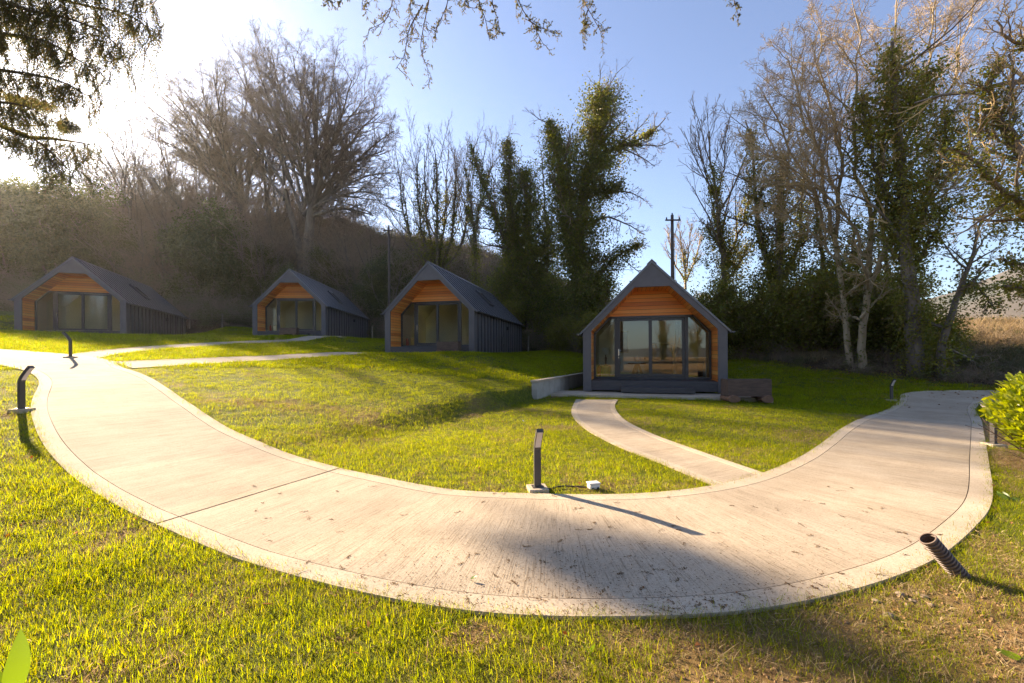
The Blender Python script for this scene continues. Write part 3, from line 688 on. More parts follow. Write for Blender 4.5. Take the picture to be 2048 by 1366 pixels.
for s in (-1, 1):
    b = MB(); b.box(min(s * .01, s * .41), -.325, .06, max(s * .01, s * .41), -.302, 1.27); d_ = b.build('cupboard_door', MT['black'], o, bevel=.004); q = MB(); q.tube([(s * .05, -.327, .6), (s * .05, -.345, .62), (s * .05, -.345, .74), (s * .05, -.327, .76)], .006, 6); q.build('handle', MT['steel'], d_)
tag(o, 'black cupboard behind the sliding door of the nearest cabin', 'cupboard')
def curtain(c, u0, u1, v, lab):
    n = 40; us = np.linspace(u0, u1, n); ys = .035 * np.sin(np.arange(n) * 1.25); V = []
    for z in (.04, 2.1):
        for x, y in zip(us - u0, ys): V.append((x, y, z))
    for z in (.04, 2.1):
        for x, y in zip(us - u0, ys): V.append((x, y + .012, z))
    F = [(k, k + 1, n + k + 1, n + k) for k in range(n - 1)] + [(2 * n + k, 3 * n + k, 3 * n + k + 1, 2 * n + k + 1) for k in range(n - 1)]
    o = MB().add(V, F).build('curtain', MT['fabric'], None, True, at_cab(c, u0, v), (0, 0, R(CAB[c][3]))); tag(o, lab, 'curtain')
curtain(4, .88, 1.25, 1.55, 'brown pleated curtain behind the sliding door')
o = empty('desk', at_cab(4, 1.62, 2.2), R(CAB[4][3])); b = MB(); b.box(-.42, -.28, .74, .40, .28, .775); b.build('desk_top', MT['white'], o, bevel=.004)
for sx in (-.38, .36):
    for sy in (-.25, .25):
        b = MB(); b.box(sx - .018, sy - .018, 0, sx + .018, sy + .018, .74); b.build('leg', MT['white'], o)
tag(o, 'white desk with slim legs behind the side pane', 'desk')

# ------------------------------------------------------------------ planters
def make_planter():
    o = empty('wooden_planter', (0, 0, 0)); b = MB(); L_, D_, z0, z1 = .62, .24, .17, .66
    b.box(-L_, -D_, z0, L_, -D_ + .04, z1); b.box(-L_, D_ - .04, z0, L_, D_, z1); b.box(-L_ + .002, -D_ + .041, z0 + .002, -L_ + .042, D_ - .041, z1 + .012); b.box(L_ - .042, -D_ + .041, z0 + .002, L_ - .002, D_ - .041, z1 + .012); b.box(-L_ + .043, -D_ + .041, z0 + .003, L_ - .043, D_ - .041, z0 + .05)
    b.build('trough', MT['oldwood'], o, bevel=.01); b = MB(); b.box(-L_ + .045, -D_ + .043, z1 - .09, L_ - .045, D_ - .043, z1 - .06); b.build('soil', MT['joint'], o)
    for sx in (-.47, .46):
        b = MB(); a = np.linspace(0, 2 * math.pi, 21)[:-1]; rr_ = .15 * (1 + .06 * np.sin(3 * a + sx * 9)) 
        b.prism([(sx + r_ * math.cos(k) * 1.1, .105 + r_ * .72 * math.sin(k)) for r_, k in zip(rr_, a)], -.34, .3); b.build('log', MT['logend'], o, bevel=.012)
    return o
pl0 = make_planter()
for k, (c, u, v, lab, sc_) in enumerate(((4, 2.55, -1.15, 'brown wooden trough planter on two logs beside the nearest cabin', 1.0), (3, 1.25, -.55, 'brown wooden trough planter before the cabin on the mound', .85), (2, .25, -.6, 'dark wooden trough planter before the smallest looking cabin', .85), (1, -3.7, -.3, 'brown wooden trough planter just left of the leftmost cabin', .9))):
    o = pl0 if k == 0 else copy_tree(pl0); x, y = cabpt(c, u, v); o.location = (x, y, max(hz(x, y), CAB[c][2] - .1) - .01 if k else hz(x, y) + .03); o.rotation_euler = (0, 0, R(CAB[c][3] + (12 if k == 0 else 0))); o.scale = (sc_,) * 3; tag(o, lab, 'planter', 'wooden planters by the cabins')

# ------------------------------------------------------------------ bollard lights
def make_bollard():
    o = empty('bollard_light', (0, 0, 0)); b = MB(); b.box(-.105, -.105, -.06, .105, .105, .028); b.build('concrete_base', MT['smooth'], o, bevel=.008)
    prof = [(0, .028), (0, .43), (-.012, .47), (-.045, .53), (-.095, .60), (-.15, .665)]; hw = .037; th_ = .042
    P = np.array(prof); T_ = nrm(np.gradient(P, axis=0)); Nn_ = np.stack([T_[:, 1], -T_[:, 0]], -1)
    Fp, Bp = P - Nn_ * th_ / 2, P + Nn_ * th_ / 2
    b = MB()
    for k in range(5):
        A = [(-hw, *Fp[k]), (hw, *Fp[k]), (hw, *Bp[k]), (-hw, *Bp[k])]; Bq = [(-hw, *Fp[k + 1]), (hw, *Fp[k + 1]), (hw, *Bp[k + 1]), (-hw, *Bp[k + 1])]
        n = len(b.v); b.add(A + Bq, [(i, i + 4, (i + 1) % 4 + 4, (i + 1) % 4) for i in range(4)] + ([(0, 1, 2, 3)] if k == 0 else []) + ([(7, 6, 5, 4)] if k == 4 else []))
    b.build('post', MT['bollard'], o)
    b = MB(); e = .004
    for k in range(2, 5):
        f = lambda q, w2, e2: (w2, q[0] - 0, q[1])
        a0, a1 = Fp[k] - Nn_[k] * e, Fp[k + 1] - Nn_[k + 1] * e
        if k == 4: a1 = a0 + (a1 - a0) * .88
        i0, i1 = Fp[k] + Nn_[k] * .002, Fp[k] + (Fp[k + 1] - Fp[k]) * (.88 if k == 4 else 1) + Nn_[k] * .002
        b.hexa([(-hw + .007, *a0), (hw - .007, *a0), (hw - .007, *a1), (-hw + .007, *a1)], [(-hw + .007, *i0), (hw - .007, *i0), (hw - .007, *i1), (-hw + .007, *i1)])
    b.build('lens', MT['lens'], o)
    b = MB(); b.box(-.06, -.05, .028, .06, .05, .036); b.build('foot_plate', MT['bollard'], o); return o
bo0 = make_bollard()
for k, (px, py, rz, lab) in enumerate(((1075, 983, 8, 'black bollard light with pale lens in the middle, at the lawn edge of the path'), (43, 824, 92, 'curved black bollard light on the outer grass edge of the rising path'), (141, 717, -70, 'short looking bollard light on the grass wedge where the paths fork'),
                                     (1987, 893, -95, 'curved bollard light beside the laurel bush'), (1783, 802, -10, 'small looking bollard light at the shaded far end of the path'))):
    o = bo0 if k == 0 else copy_tree(bo0); x, y = hit(px, py); o.location = (x, y, hz(x, y) + .02); o.rotation_euler = (0, 0, R(rz)); tag(o, lab, 'light', 'bollard lights along the path')

# ------------------------------------------------------------------ small ground items
x, y = hit(1187, 979); z = hz(x, y)
o = empty('junction_box', (x, y, z), R(15)); b = MB(); b.box(-.06, -.045, .012, .06, .045, .062); b.build('box_body', MT['plastic'], o, bevel=.012); b = MB(); b.box(-.066, -.05, .063, .066, .05, .082); b.build('lid', MT['plastic'], o, bevel=.008); 
for sx, e_, zz in ((.03, -.065, .02), (-.03, -.062, .015)):
    b = MB(); b.tube([(sx, -.05, .03), (sx, e_, zz)], .014, 10); b.build('gland', MT['black'], o)
tag(o, 'small white plastic box lying on the grass near the middle bollard', 'junction box')
xb, yb0 = hit(1078, 984); pts = spline([(xb + .1, yb0 + .02, hz(xb, yb0) + .02), (xb + .25, yb0 + .10, .03), (xb + .4, yb0 + .07, .035), (x - .08, y - .02, z + .03)], 20)
o = MB().tube(pts, .009, 6).build('cable', MT['black'], None, True); tag(o, 'thin black cable from the middle bollard to the white box', 'cable')
# corrugated pipe
x, y = hit(1932, 1153); z = hz(x, y)
A = np.array([x + .015, y, z - .06]); Bv = np.array([x - .245, y + .01, z + .25]); L_ = np.linalg.norm(Bv - A); ax = (Bv - A) / L_
o = empty('drain_pipe', tuple(A)); o.rotation_euler = Vector(ax).to_track_quat('Z', 'Y').to_euler()
pr_ = []; nn = 16
for k in range(nn):
    z0 = L_ * k / nn; st = L_ / nn
    pr_ += [(.039, z0), (.039, z0 + st * .32), (.049, z0 + st * .42), (.0505, z0 + st * .65), (.049, z0 + st * .88)]
pr_ += [(.049, L_), (.042, L_), (.042, L_ - .12)]
n = 28; V = [(r * math.cos(2 * math.pi * k / n), r * math.sin(2 * math.pi * k / n), zz) for r, zz in pr_ for k in range(n)]
MB().add(V, [(i * n + k, i * n + (k + 1) % n, (i + 1) * n + (k + 1) % n, (i + 1) * n + k) for i in range(len(pr_) - 1) for k in range(n)] + [list(range((len(pr_) - 1) * n, len(pr_) * n))]).build('pipe_wall', MT['pipe'], o, False)
tag(o, 'brown corrugated plastic drain pipe sticking out of the bare earth', 'pipe')
# loose stones by the path edge
import random
random.seed(4)
SPX = [(1800, 1195, .05), (1825, 1205, .035), (1848, 1198, .045), (1862, 1212, .03), (1778, 1236, .05), (1752, 1206, .035), (1836, 1188, .025), (1815, 1215, .022)]
for k, (px, py, s_) in enumerate(SPX):
    import bmesh
    bm = bmesh.new(); bmesh.ops.create_icosphere(bm, subdivisions=2, radius=s_ * .5)
    for v_ in bm.verts: v_.co *= 1 + .35 * (random.random() - .5)
    me = bpy.data.meshes.new('pebble'); bm.to_mesh(me); bm.free(); o = link('pebble', me, MT['stone']); x, y = hit(px, py); o.location = (x, y, hz(x, y) + s_ * .12); o.scale = (1.2, .9, .65); o.rotation_euler = (0, 0, random.random() * 6)
    tag(o, 'pale pebble lying on the bare earth at the path edge', 'pebble', 'pebbles on the bare earth')

# ------------------------------------------------------------------ retaining wall
n = WALL_B - WALL_A; L_ = float(np.hypot(*n)); o = empty('retaining_wall', (WALL_A[0], WALL_A[1], 0), math.atan2(n[1], n[0]))
b = MB(); k = 0; xw = 0.0
while xw < L_:
    x1 = min(xw + 1.15, L_); b.box(xw + .004, -.05, -.3, x1 - .004, .13, .58 - .006 * xw); xw += 1.15
b.build('wall_panel', MT['concretewall'], o, bevel=.006)
b = MB(); b.hexa([(-.02, -.075, .585), (-.02, .155, .585), (L_, .155, .585 - .006 * L_), (L_, -.075, .585 - .006 * L_)], [(-.02, -.075, .65), (-.02, .155, .65), (L_, .155, .65 - .006 * L_), (L_, -.075, .65 - .006 * L_)]); b.build('coping', MT['smooth'], o, bevel=.006)
tag(o, 'low concrete retaining wall holding back the grass beside the nearest cabin', 'wall')

# ------------------------------------------------------------------ fences
def fence(label, pts, step=2.6):
    P = spline(pts, 200); d = np.r_[0, np.cumsum(np.linalg.norm(np.diff(P, axis=0), axis=1))]; n = max(2, int(d[-1] / step) + 1)
    o = empty('wire_fence', (P[0][0], P[0][1], hz(*P[0]))); base = np.array(o.location); tops = []
    for k in range(n):
        i = np.argmin(np.abs(d - k * step)); x, y = P[i]; z = hz(x, y); jx = random.uniform(-.05, .05)
        b = MB(); p0 = np.array([x, y, z - .2]) - base; p1 = np.array([x + jx, y, z + 1.22 + random.uniform(-.06, .06)]) - base
        b.tube([p0, (p0 + p1) / 2, p1], [.06, .057, .05], 8); b.build('fence_post', MT['post'], o); tops.append((x, y, z))
    b = MB()
    for h in (.15, .32, .5, .68, .86, 1.08): b.tube([np.array([x, y - .06, z + h]) - base for x, y, z in tops], .006, 4)
    b.build('wire', MT['drystone'], o); tag(o, label, 'fence'); return o
fence('wooden post and wire fence at the foot of the wooded bank', [(-33, 36.6), (-27, 36.8), (-20, 37.6), (-13, 37.4), (-8.5, 35.5), (-5, 33)])
fence('wooden post and wire fence between the mound cabin and the nearest cabin', [(-.5, 30.2), (1.0, 30.6), (4.6, 30.2), (8, 30)], 1.72)
# poles
def pole(px, d, top, label, arm, r_=.115):
    x = at(px, d); z = hz(x, d); H_ = EYE + (YH - top) * d / F - z; o = empty('utility_pole', (x, d, z)); b = MB(); b.tube([(0, 0, -.5), (0, 0, H_ * .5), (0, 0, H_)], [r_ * 1.15, r_, r_ * .82], 10); b.build('mast', MT['pole'], o, True)
    b = MB(); b.box(-arm, -.17, H_ - .42, arm, -.10, H_ - .33); b.build('crossarm', MT['pole'], o)
    for sx in (-arm + .08, 0, arm - .08):
        b = lathe(MB(), [(.02, 0), (.045, .03), (.05, .08), (.03, .13), (.015, .15)], 10, sx, -.135); b.v = [(x_, y_, z_ + (H_ - .33 if sx else H_)) for x_, y_, z_ in b.v]
        if not sx: b.v = [(x_, y_ + .135, z_) for x_, y_, z_ in b.v]
        b.build('insulator', MT['black'], o)
    b = MB(); b.tube([(arm - .1, -.13, H_ - .4), (.24, -.12, H_ - .9), (.13, -.1, H_ - 1.3), (.12, -.1, H_ * .3)], .018, 6); b.build('down_cable', MT['black'], o)
    tag(o, label, 'pole'); return o
pole(1346, 28, 432, 'tall wooden utility pole with crossarm behind the nearest cabin', .5)
pole(779, 37, 452, 'thin dark utility pole against the wooded bank above the mound cabin', .45, .1)
# ------------------------------------------------------------------ vegetation helpers
def grow(start, dirs, length, radius, levels, rng):
    """vectorised branching: returns [(P, R)] per level; levels: dicts"""
    out = []; S = np.array(start, float); D = nrm(np.array(dirs, float)); Ln = np.array(length, float); Rd = np.array(radius, float)
    for li, lv in enumerate(levels):
        N = len(S); K = lv.get('K', 6); P = np.empty((N, K, 3)); P[:, 0] = S; d = D.copy(); st = (Ln / (K - 1))[:, None]
        for k in range(1, K):
            d = nrm(d + rng.normal(0, lv.get('wob', .12), (N, 3)) + np.array([0, 0, lv.get('trop', 0.)]) + np.array(lv.get('lean', (0, 0, 0)))); P[:, k] = P[:, k - 1] + d * st
        tt = np.linspace(0, 1, K); Rr = Rd[:, None] * (1 - (1 - lv.get('tip', .3)) * tt[None] ** lv.get('tp', 1.0)); Rr = np.maximum(Rr, lv.get('rmin', .004))
        out.append((P, Rr))
        if li + 1 == len(levels): break
        nx = levels[li + 1]; n = nx['n']; t0, t1 = nx.get('t', (.3, 1.))
        u = (np.arange(n)[None] + rng.random((N, n))) / n; t_ = t0 + (t1 - t0) * u
        x = t_ * (K - 1); i = np.minimum(x.astype(int), K - 2); f = (x - i)[..., None]; r_ = np.arange(N)[:, None]
        pos = P[r_, i] * (1 - f) + P[r_, i + 1] * f; tan = nrm(P[r_, i + 1] - P[r_, i]); rad = Rr[r_, i] * (1 - f[..., 0]) + Rr[r_, i + 1] * f[..., 0]
        ang = R(1) * rng.normal(nx['ang'][0], nx['ang'][1], (N, n)); az = (np.arange(n)[None] * 2.4 + rng.random((N, 1)) * 6.3 + rng.normal(0, .5, (N, n)))
        ref = np.where(np.abs(tan[..., 2:]) < .9, np.array([0, 0, 1.]), np.array([1., 0, 0])); A = nrm(np.cross(tan, ref)); B = np.cross(tan, A)
        side = np.cos(az)[..., None] * A + np.sin(az)[..., None] * B
        nd = np.cos(ang)[..., None] * tan + np.sin(ang)[..., None] * side
        ll = Ln[:, None] * nx['len'] * (1 - nx.get('fall', .45) * u) * rng.uniform(.65, 1.25, (N, n))
        S = pos.reshape(-1, 3); D = nd.reshape(-1, 3); Ln = ll.ravel(); Rd = np.minimum(rad.ravel() * nx.get('rr', .6), Ln * .06 + .003)
    return out
def leaves(C, size, rng, up=.3, asp=1.6, cup=.15):
    """leaf-sized folded quads at points C"""
    n = len(C); nm = nrm(rng.normal(0, 1, (n, 3)) + np.array([0, 0, up])); a = nrm(np.cross(nm, rng.normal(0, 1, (n, 3)))); b = np.cross(nm, a)
    s = (np.asarray(size) * rng.uniform(.6, 1.35, n))[:, None]
    V = np.stack([C - a * s * .5, C + b * s * .5 / asp + nm * s * cup, C + a * s * .55, C - b * s * .5 / asp + nm * s * cup], 1).reshape(-1, 3)
    k = np.arange(n)[:, None] * 4
    return V, np.concatenate([k + np.array([[0, 1, 2]]), k + np.array([[0, 2, 3]])], 1).reshape(-1, 3)
def along(P, t):
    K = P.shape[1]; x = t * (K - 1); i = np.minimum(x.astype(int), K - 2); f = (x - i)[..., None]; return i, f
def clumps(paths, n, spread, per, jit, rng, t=(0, 1), thin=1.0):
    """leaf centres clumped round branch paths (list of (P,R))"""
    C = []
    for (P, Rr), m in zip(paths, n):
        if m <= 0: continue
        b = rng.integers(0, len(P), m); tt = rng.uniform(t[0], t[1], m); i, f = along(P, tt)
        c = P[b, i] * (1 - f) + P[b, i + 1] * f
        c = c + rng.normal(0, spread, c.shape) * np.array([1, 1, .8])
        k = rng.poisson(per, m); c = np.repeat(c, k, 0); C.append(c + rng.normal(0, jit, c.shape) * np.repeat(rng.uniform(.5, 1.4, m), k)[:, None])
    return np.concatenate(C)
SIDES = (9, 7, 5, 3, 3, 3)
def build_tree(name, label, cat, group, x, y, levels, rng, start, dirs, length, radius, split=2, bark='bark', twig='twig', ivy=None, z=None):
    lv = grow(start, dirs, length, radius, levels, rng)
    zz = (hz(x, y) if z is None else z) - .15
    o = empty(name, (x, y, zz))
    V, Q = merge([tubes(P, Rr, SIDES[i]) for i, (P, Rr) in enumerate(lv[:split])]); mesh_np('trunk', V, [Q], MT[bark], o, True)
    if len(lv) > split:
        V, Q = merge([tubes(P, Rr, SIDES[min(5, i + split)]) for i, (P, Rr) in enumerate(lv[split:])]); mesh_np('crown', V, [Q], MT[twig], o)
    if ivy:
        C = clumps(lv[:len(ivy['n'])], ivy['n'], ivy['spread'], ivy['per'], ivy['jit'], rng, ivy.get('t', (0, .8)))
        if 'zmax' in ivy: C = C[C[:, 2] < ivy['zmax'] * (.8 + .3 * rng.random(len(C)))]
        C = C[C[:, 2] > .1]
        V, T_ = leaves(C, ivy.get('size', .16), rng, .4); mesh_np('ivy', V, [T_], MT[ivy.get('mat', 'ivy')], o)
    tag(o, label, cat, group); return o
def retree(src, label, x, y, s=1.0, rz=0.0, group=None):
    o = copy_tree(src); o.location = (x, y, hz(x, y) - .15); o.scale = (s, s, s); o.rotation_euler = (0, 0, rz); tag(o, label, group=group); return o
def rg(s): return np.random.default_rng(s)


def itree(name, label, group, d, base, stems, levels, seed, bark='bark', twig='twig', ivy_per=34, ivy_jit=.26, ivy_size=.15, ivy_dens=1.0, cat='tree', K=14, dj=.6, mat='ivy', foot=None, nside=7, cut=1):
    """stems: (points [(px,py,ivy radius px[,depth offset])], thick0, thick1, twigs per stem or None) given as seen, placed at real depth d"""
    r = rg(seed); x = at(base[0], d); z = zpix(base[0], base[1], d); z = max(z, hz(x, d) - .1) if foot is None else z
    o = empty(name, (x, d, z - .2)); b0 = np.array(o.location); ST, RR, CI, tw = [], [], [], []
    for st in stems:
        pts, r0, r1 = st[:3]; off = r.normal(0, dj)
        W_ = []
        for i, p in enumerate(pts):
            dd_ = d + (p[3] if len(p) > 3 else off * min(1, i / 2)); W_.append((at(p[0], dd_), dd_, zpix(p[0], p[1], dd_) if i or abs(p[1] - base[1]) > 3 else z - .2, p[2] * dd_ / F))
        S = spline(W_, K); S[1:-1, :2] += r.normal(0, (.003 if r0 > .11 else .011) * np.linalg.norm(S[-1, :3] - S[0, :3]), (K - 2, 2)); P = S[:, :3] - b0; ST.append(P); RR.append(np.linspace(r0, r1, K)); tw.append(st[3] if len(st) > 3 else 1.0)
        iv = np.maximum(S[:, 3], 0)
        if iv.max() > .02:
            Ls = np.linalg.norm(np.diff(P, axis=0), axis=1).sum(); n = int(Ls * 19 * ivy_dens * (.3 + iv.mean() * 2.2)); t_ = r.random(n); i, f = along(P[None], t_); rad = iv[i] * (1 - f[:, 0]) + iv[i + 1] * f[:, 0]; k = (rad > .03) & (r.random(n) < (.25 + rad / max(iv.max(), .01))); i, f, rad = i[k], f[k], rad[k]
            # lobes: the outline swells and shrinks along the stem
            c = P[i] * (1 - f) + P[i + 1] * f; q = nrm(r.normal(0, 1, c.shape) * [1, 1, .6]); lob = .12 + 1.55 * vnoise(c[:, 2] * 1.9 + seed, np.arctan2(q[:, 1], q[:, 0]) * 1.3 + seed) ** 1.25
            c = c + q * (rad * r.random(len(c)) ** .5 * lob * 1.15)[:, None]; m = r.poisson(ivy_per, len(c)); c2 = np.repeat(c, m, 0); CI.append(c2 + r.normal(0, 1, c2.shape) * np.repeat(np.minimum(ivy_jit, .10 + rad * .5) * r.uniform(.35, 1.7, len(c)), m)[:, None])
    ST, RR, tw = np.array(ST), np.array(RR), np.array(tw)
    parts = [tubes(ST, RR, nside)]; lv = []
    # twigs on every stem
    if levels:
        lv0 = levels[0]; SS, DD, LL, R0 = [], [], [], []
        for P, Rr, w_ in zip(ST, RR, tw):
            if w_ <= 0: continue
            n = int(lv0['n'] * w_ + .5); t0, t1 = lv0.get('t', (.3, 1)); u = (np.arange(n) + r.random(n)) / n; t_ = t0 + (t1 - t0) * u; i, f = along(P[None], t_); c = P[i] * (1 - f) + P[i + 1] * f; tn = nrm(P[i + 1] - P[i]); an = R(1) * r.normal(*lv0['ang'], n); az = np.arange(n) * 2.4 + r.normal(0, .5, n); ref = np.where(np.abs(tn[:, 2:]) < .9, np.array([0, 0, 1.]), np.array([1., 0, 0])); A = nrm(np.cross(tn, ref)); B = np.cross(tn, A)
            L_ = np.linalg.norm(np.diff(P, axis=0), axis=1).sum(); ll = L_ * lv0['len'] * (1 - lv0.get('fall', .4) * u) * r.uniform(.6, 1.25, n); ll = np.minimum(ll, lv0.get('max', 9))
            SS.append(c); DD.append(np.cos(an)[:, None] * tn + np.sin(an)[:, None] * (np.cos(az)[:, None] * A + np.sin(az)[:, None] * B)); LL.append(ll); R0.append(np.minimum((Rr[i] * .6), ll * .03 + .004))
        lv = grow(np.concatenate(SS), np.concatenate(DD), np.concatenate(LL), np.concatenate(R0), levels, r)
        parts += [tubes(P, Rr, 4) for P, Rr in lv[:cut]]
    V, Q = merge(parts); mesh_np('trunk', V, [Q], MT[bark], o, True)
    if lv: V, Q = merge([tubes(P, Rr, 3) for P, Rr in lv[cut:]]); mesh_np('crown', V, [Q], MT[twig], o)
    if CI:
        C = np.concatenate(CI); C = C[C[:, 2] > .05]; V, T_ = leaves(C, ivy_size, r, .4); mesh_np('ivy', V, [T_], MT[mat], o)
    tag(o, label, cat, group); return o
# ---- big bare beeches on the left bank
FINE = [dict(n=14, ang=(40, 13), len=.36, t=(.25, 1), K=6, wob=.12, trop=.05, fall=.35, tip=.35), dict(n=8, ang=(38, 13), len=.5, t=(.2, 1), rr=.6, K=5, wob=.14, trop=.03, rmin=.009), dict(n=7, ang=(36, 14), len=.5, t=(.15, 1), rr=.7, K=4, wob=.15, trop=.02, rmin=.0065), dict(n=6, ang=(36, 14), len=.55, t=(.15, 1), rr=.7, K=3, wob=.14, rmin=.005)]
def fan_limbs(fork, ends, seed, r0, r1, spread, bend=.28):
    q = rg(seed); out = []
    for ex, ey in ends:
        dz = q.normal(0, spread); fx, fy = fork; sx = fx + q.normal(0, 7); sy = fy + q.uniform(-26, 8); dx, dy = ex - sx, ey - sy
        mx, my = sx + dx * .33 - abs(dx) * .0 * bend, sy + dy * .33 - abs(dx) * bend * .35
        m2x, m2y = sx + dx * .68 + q.normal(0, 6), sy + dy * .68 - abs(dx) * bend * .38
        out.append(([(sx, sy, 0, 0), (mx, my, 0, dz * .4), (m2x, m2y, 0, dz * .75), (ex, ey, 0, dz)], r0 * q.uniform(.7, 1.2), r1))
    return out
tr = [([(620, 560, 0, 0), (618, 500, 0, 0), (622, 440, 0, 0), (628, 400, 0, 0)], .62, .40, 0), ([(606, 560, 0, .4), (598, 490, 0, .8), (584, 430, 0, 1), (572, 380, 0, 1)], .45, .26, 0)]
E1 = [(470, 128), (512, 112), (548, 108), (590, 112), (632, 118), (672, 138), (708, 160), (738, 192), (760, 225), (790, 262), (772, 300), (782, 345), (770, 390), (748, 430), (700, 452), (640, 160), (600, 175), (690, 215), (720, 265), (560, 180), (660, 260), (735, 330), (545, 260), (690, 370)]
beech = itree('beech_tree', 'huge domed bare beech rising behind the smallest looking cabin', 'bare trees on the left bank', 47, (620, 560), tr + fan_limbs((624, 425), E1, 3, .22, .05, 4.2) + fan_limbs((572, 392), [(492, 150), (525, 200), (470, 250), (560, 160), (505, 330)], 13, .16, .04, 2.5) , FINE, 11, dj=0, nside=7)
E2 = [(300, 215), (335, 190), (372, 180), (405, 172), (430, 150), (455, 165), (350, 245), (310, 275), (395, 240), (450, 230), (500, 190), (520, 240), (480, 280), (420, 300), (360, 310)]
beech2 = itree('beech_tree', 'slightly lower bare beech merging into the left side of the huge domed beech', 'bare trees on the left bank', 51, (508, 555), [([(508, 555, 0, 0), (500, 480, 0, 0), (482, 410, 0, 0)], .5, .3, 0), ([(520, 555, 0, .3), (535, 470, 0, .6), (540, 400, 0, .6)], .4, .22, 0)] + fan_limbs((484, 425), E2, 5, .2, .05, 3.5) + fan_limbs((540, 410), [(520, 190), (575, 215), (590, 290), (500, 260)], 15, .14, .04, 2.), FINE, 23, dj=0)
OPENL = [dict(n=7, ang=(36, 12), len=.36, t=(.25, 1), K=6, wob=.12, trop=.05, tip=.35), dict(n=5, ang=(36, 13), len=.48, t=(.2, 1), rr=.6, K=5, wob=.14, trop=.04, rmin=.008), dict(n=4, ang=(36, 14), len=.5, t=(.15, 1), rr=.7, K=4, wob=.15, rmin=.005), dict(n=4, ang=(36, 14), len=.55, t=(.15, 1), rr=.7, K=3, wob=.14, rmin=.0045)]
E3 = [(150, 262), (165, 235), (195, 215), (222, 200), (248, 190), (275, 195), (300, 225), (310, 268), (185, 300), (240, 240), (290, 300), (215, 330), (310, 330)]
bare1 = itree('bare_tree', 'open branched bare tree on the hill above the leftmost cabin', 'bare trees on the left bank', 50, (268, 520), [([(268, 520, 0, 0), (264, 460, 0, 0), (260, 400, 0, 0)], .30, .15, 0)] + fan_limbs((262, 410), E3, 7, .07, .02, 2.6), OPENL, 31, dj=0)
bare2 = retree(bare1, 'dense bare tree between the open branched tree and the lower beech', at(352, 54), 54, .9, 2.1, 'bare trees on the left bank')
retree(bare1, 'bare tree low on the left bank behind the glossy holly', at(405, 47), 47, .85, 4.4, 'bare trees on the left bank')
retree(bare1, 'thin bare tree right of the huge beech trunk', at(700, 52), 52, .62, 1.0, 'bare trees on the left bank')
retree(bare2, 'low bare tree standing before the two beech trunks', at(545, 46), 46, .6, 3.9, 'bare trees on the left bank')

# ---- middle group
UP = [dict(n=10, ang=(26, 9), len=.42, t=(.25, 1), K=6, wob=.08, trop=.14), dict(n=6, ang=(28, 10), len=.48, t=(.15, 1), rr=.6, K=5, wob=.1, trop=.10, rmin=.011), dict(n=5, ang=(30, 12), len=.5, t=(.15, 1), rr=.7, K=4, wob=.12, trop=.05, rmin=.009)]
TWG = [dict(n=10, ang=(45, 14), len=.30, t=(.25, 1), K=6, wob=.14, trop=.05, max=3.2), dict(n=6, ang=(40, 14), len=.5, t=(.2, 1), rr=.6, K=5, wob=.16, trop=.03, rmin=.009), dict(n=5, ang=(38, 15), len=.5, t=(.15, 1), rr=.7, K=4, wob=.17, rmin=.007)]
b_ = (876, 560)
fan = itree('bare_tree', 'fan shaped bare tree with many upright stems above the mound cabin roof', None, 41, b_, [([(876, 560, 14), (876, 470, 13), (876, 390, 9), (874, 320, 0), (872, 300, 0)], .2, .04), ([(870, 550, 8), (845, 470, 12), (838, 400, 9), (836, 340, 0), (832, 305, 0)], .16, .03), ([(880, 550, 8), (905, 470, 10), (912, 400, 9), (915, 350, 0), (918, 318, 0)], .16, .03), ([(872, 545, 4), (830, 490, 5), (808, 420, 4), (800, 350, 0), (795, 312, 0)], .13, .03), ([(884, 545, 5), (918, 500, 7), (935, 450, 4), (938, 380, 0), (942, 330, 0)], .13, .03), ([(874, 540, 5), (856, 440, 6), (852, 350, 0), (850, 296, 0)], .13, .03), ([(878, 540, 5), (892, 430, 7), (896, 350, 0), (900, 300, 0)], .13, .03), ([(870, 548, 0), (825, 500, 0), (795, 460, 0), (775, 430, 0)], .1, .025)], UP, 41, ivy_per=16, ivy_jit=.2, ivy_dens=.75, dj=.9)
iv_slim = itree('ivy_clad_tree', 'slim ivy clad tree between the fan shaped tree and the thick ivy tree', 'ivy clad trees', 40, (953, 600), [([(953, 600, 9), (951, 500, 10), (946, 430, 8), (938, 370, 3), (930, 320, 0)], .17, .03), ([(950, 480, 5), (965, 400, 3), (985, 330, 0), (990, 285, 0)], .1, .02), ([(947, 440, 3), (922, 380, 0), (918, 320, 0)], .07, .02)], UP, 51, ivy_per=18, ivy_dens=1.1)
iv_a = itree('ivy_clad_tree', 'broad ivy smothered tree behind the rear end of the mound cabin', 'ivy clad trees', 35, (1058, 655), [
    ([(1058, 655, 50), (1060, 560, 50), (1058, 470, 46), (1056, 400, 36), (1052, 358, 20), (1050, 345, 0)], .34, .08, .7), ([(1050, 600, 20), (1018, 500, 16), (995, 440, 12), (975, 380, 11), (956, 335, 7), (945, 290, 0)], .2, .04, 1.4), ([(1045, 560, 30), (1026, 450, 22), (1020, 380, 17), (1020, 310, 12), (1016, 280, 0)], .2, .04, 1.4), ([(1065, 600, 40), (1088, 540, 32), (1098, 470, 20), (1092, 420, 0), (1085, 300, 0)], .16, .03, 1.0), ([(1040, 640, 45), (1012, 590, 38), (1000, 550, 22)], .14, .05, .4), ([(1070, 640, 45), (1096, 590, 36), (1100, 555, 20)], .14, .05, .4), ([(1066, 510, 6), (1085, 496, 4), (1105, 490, 0), (1128, 496, 0)], .07, .03, .6)], TWG, 52, ivy_per=36, ivy_jit=.3)
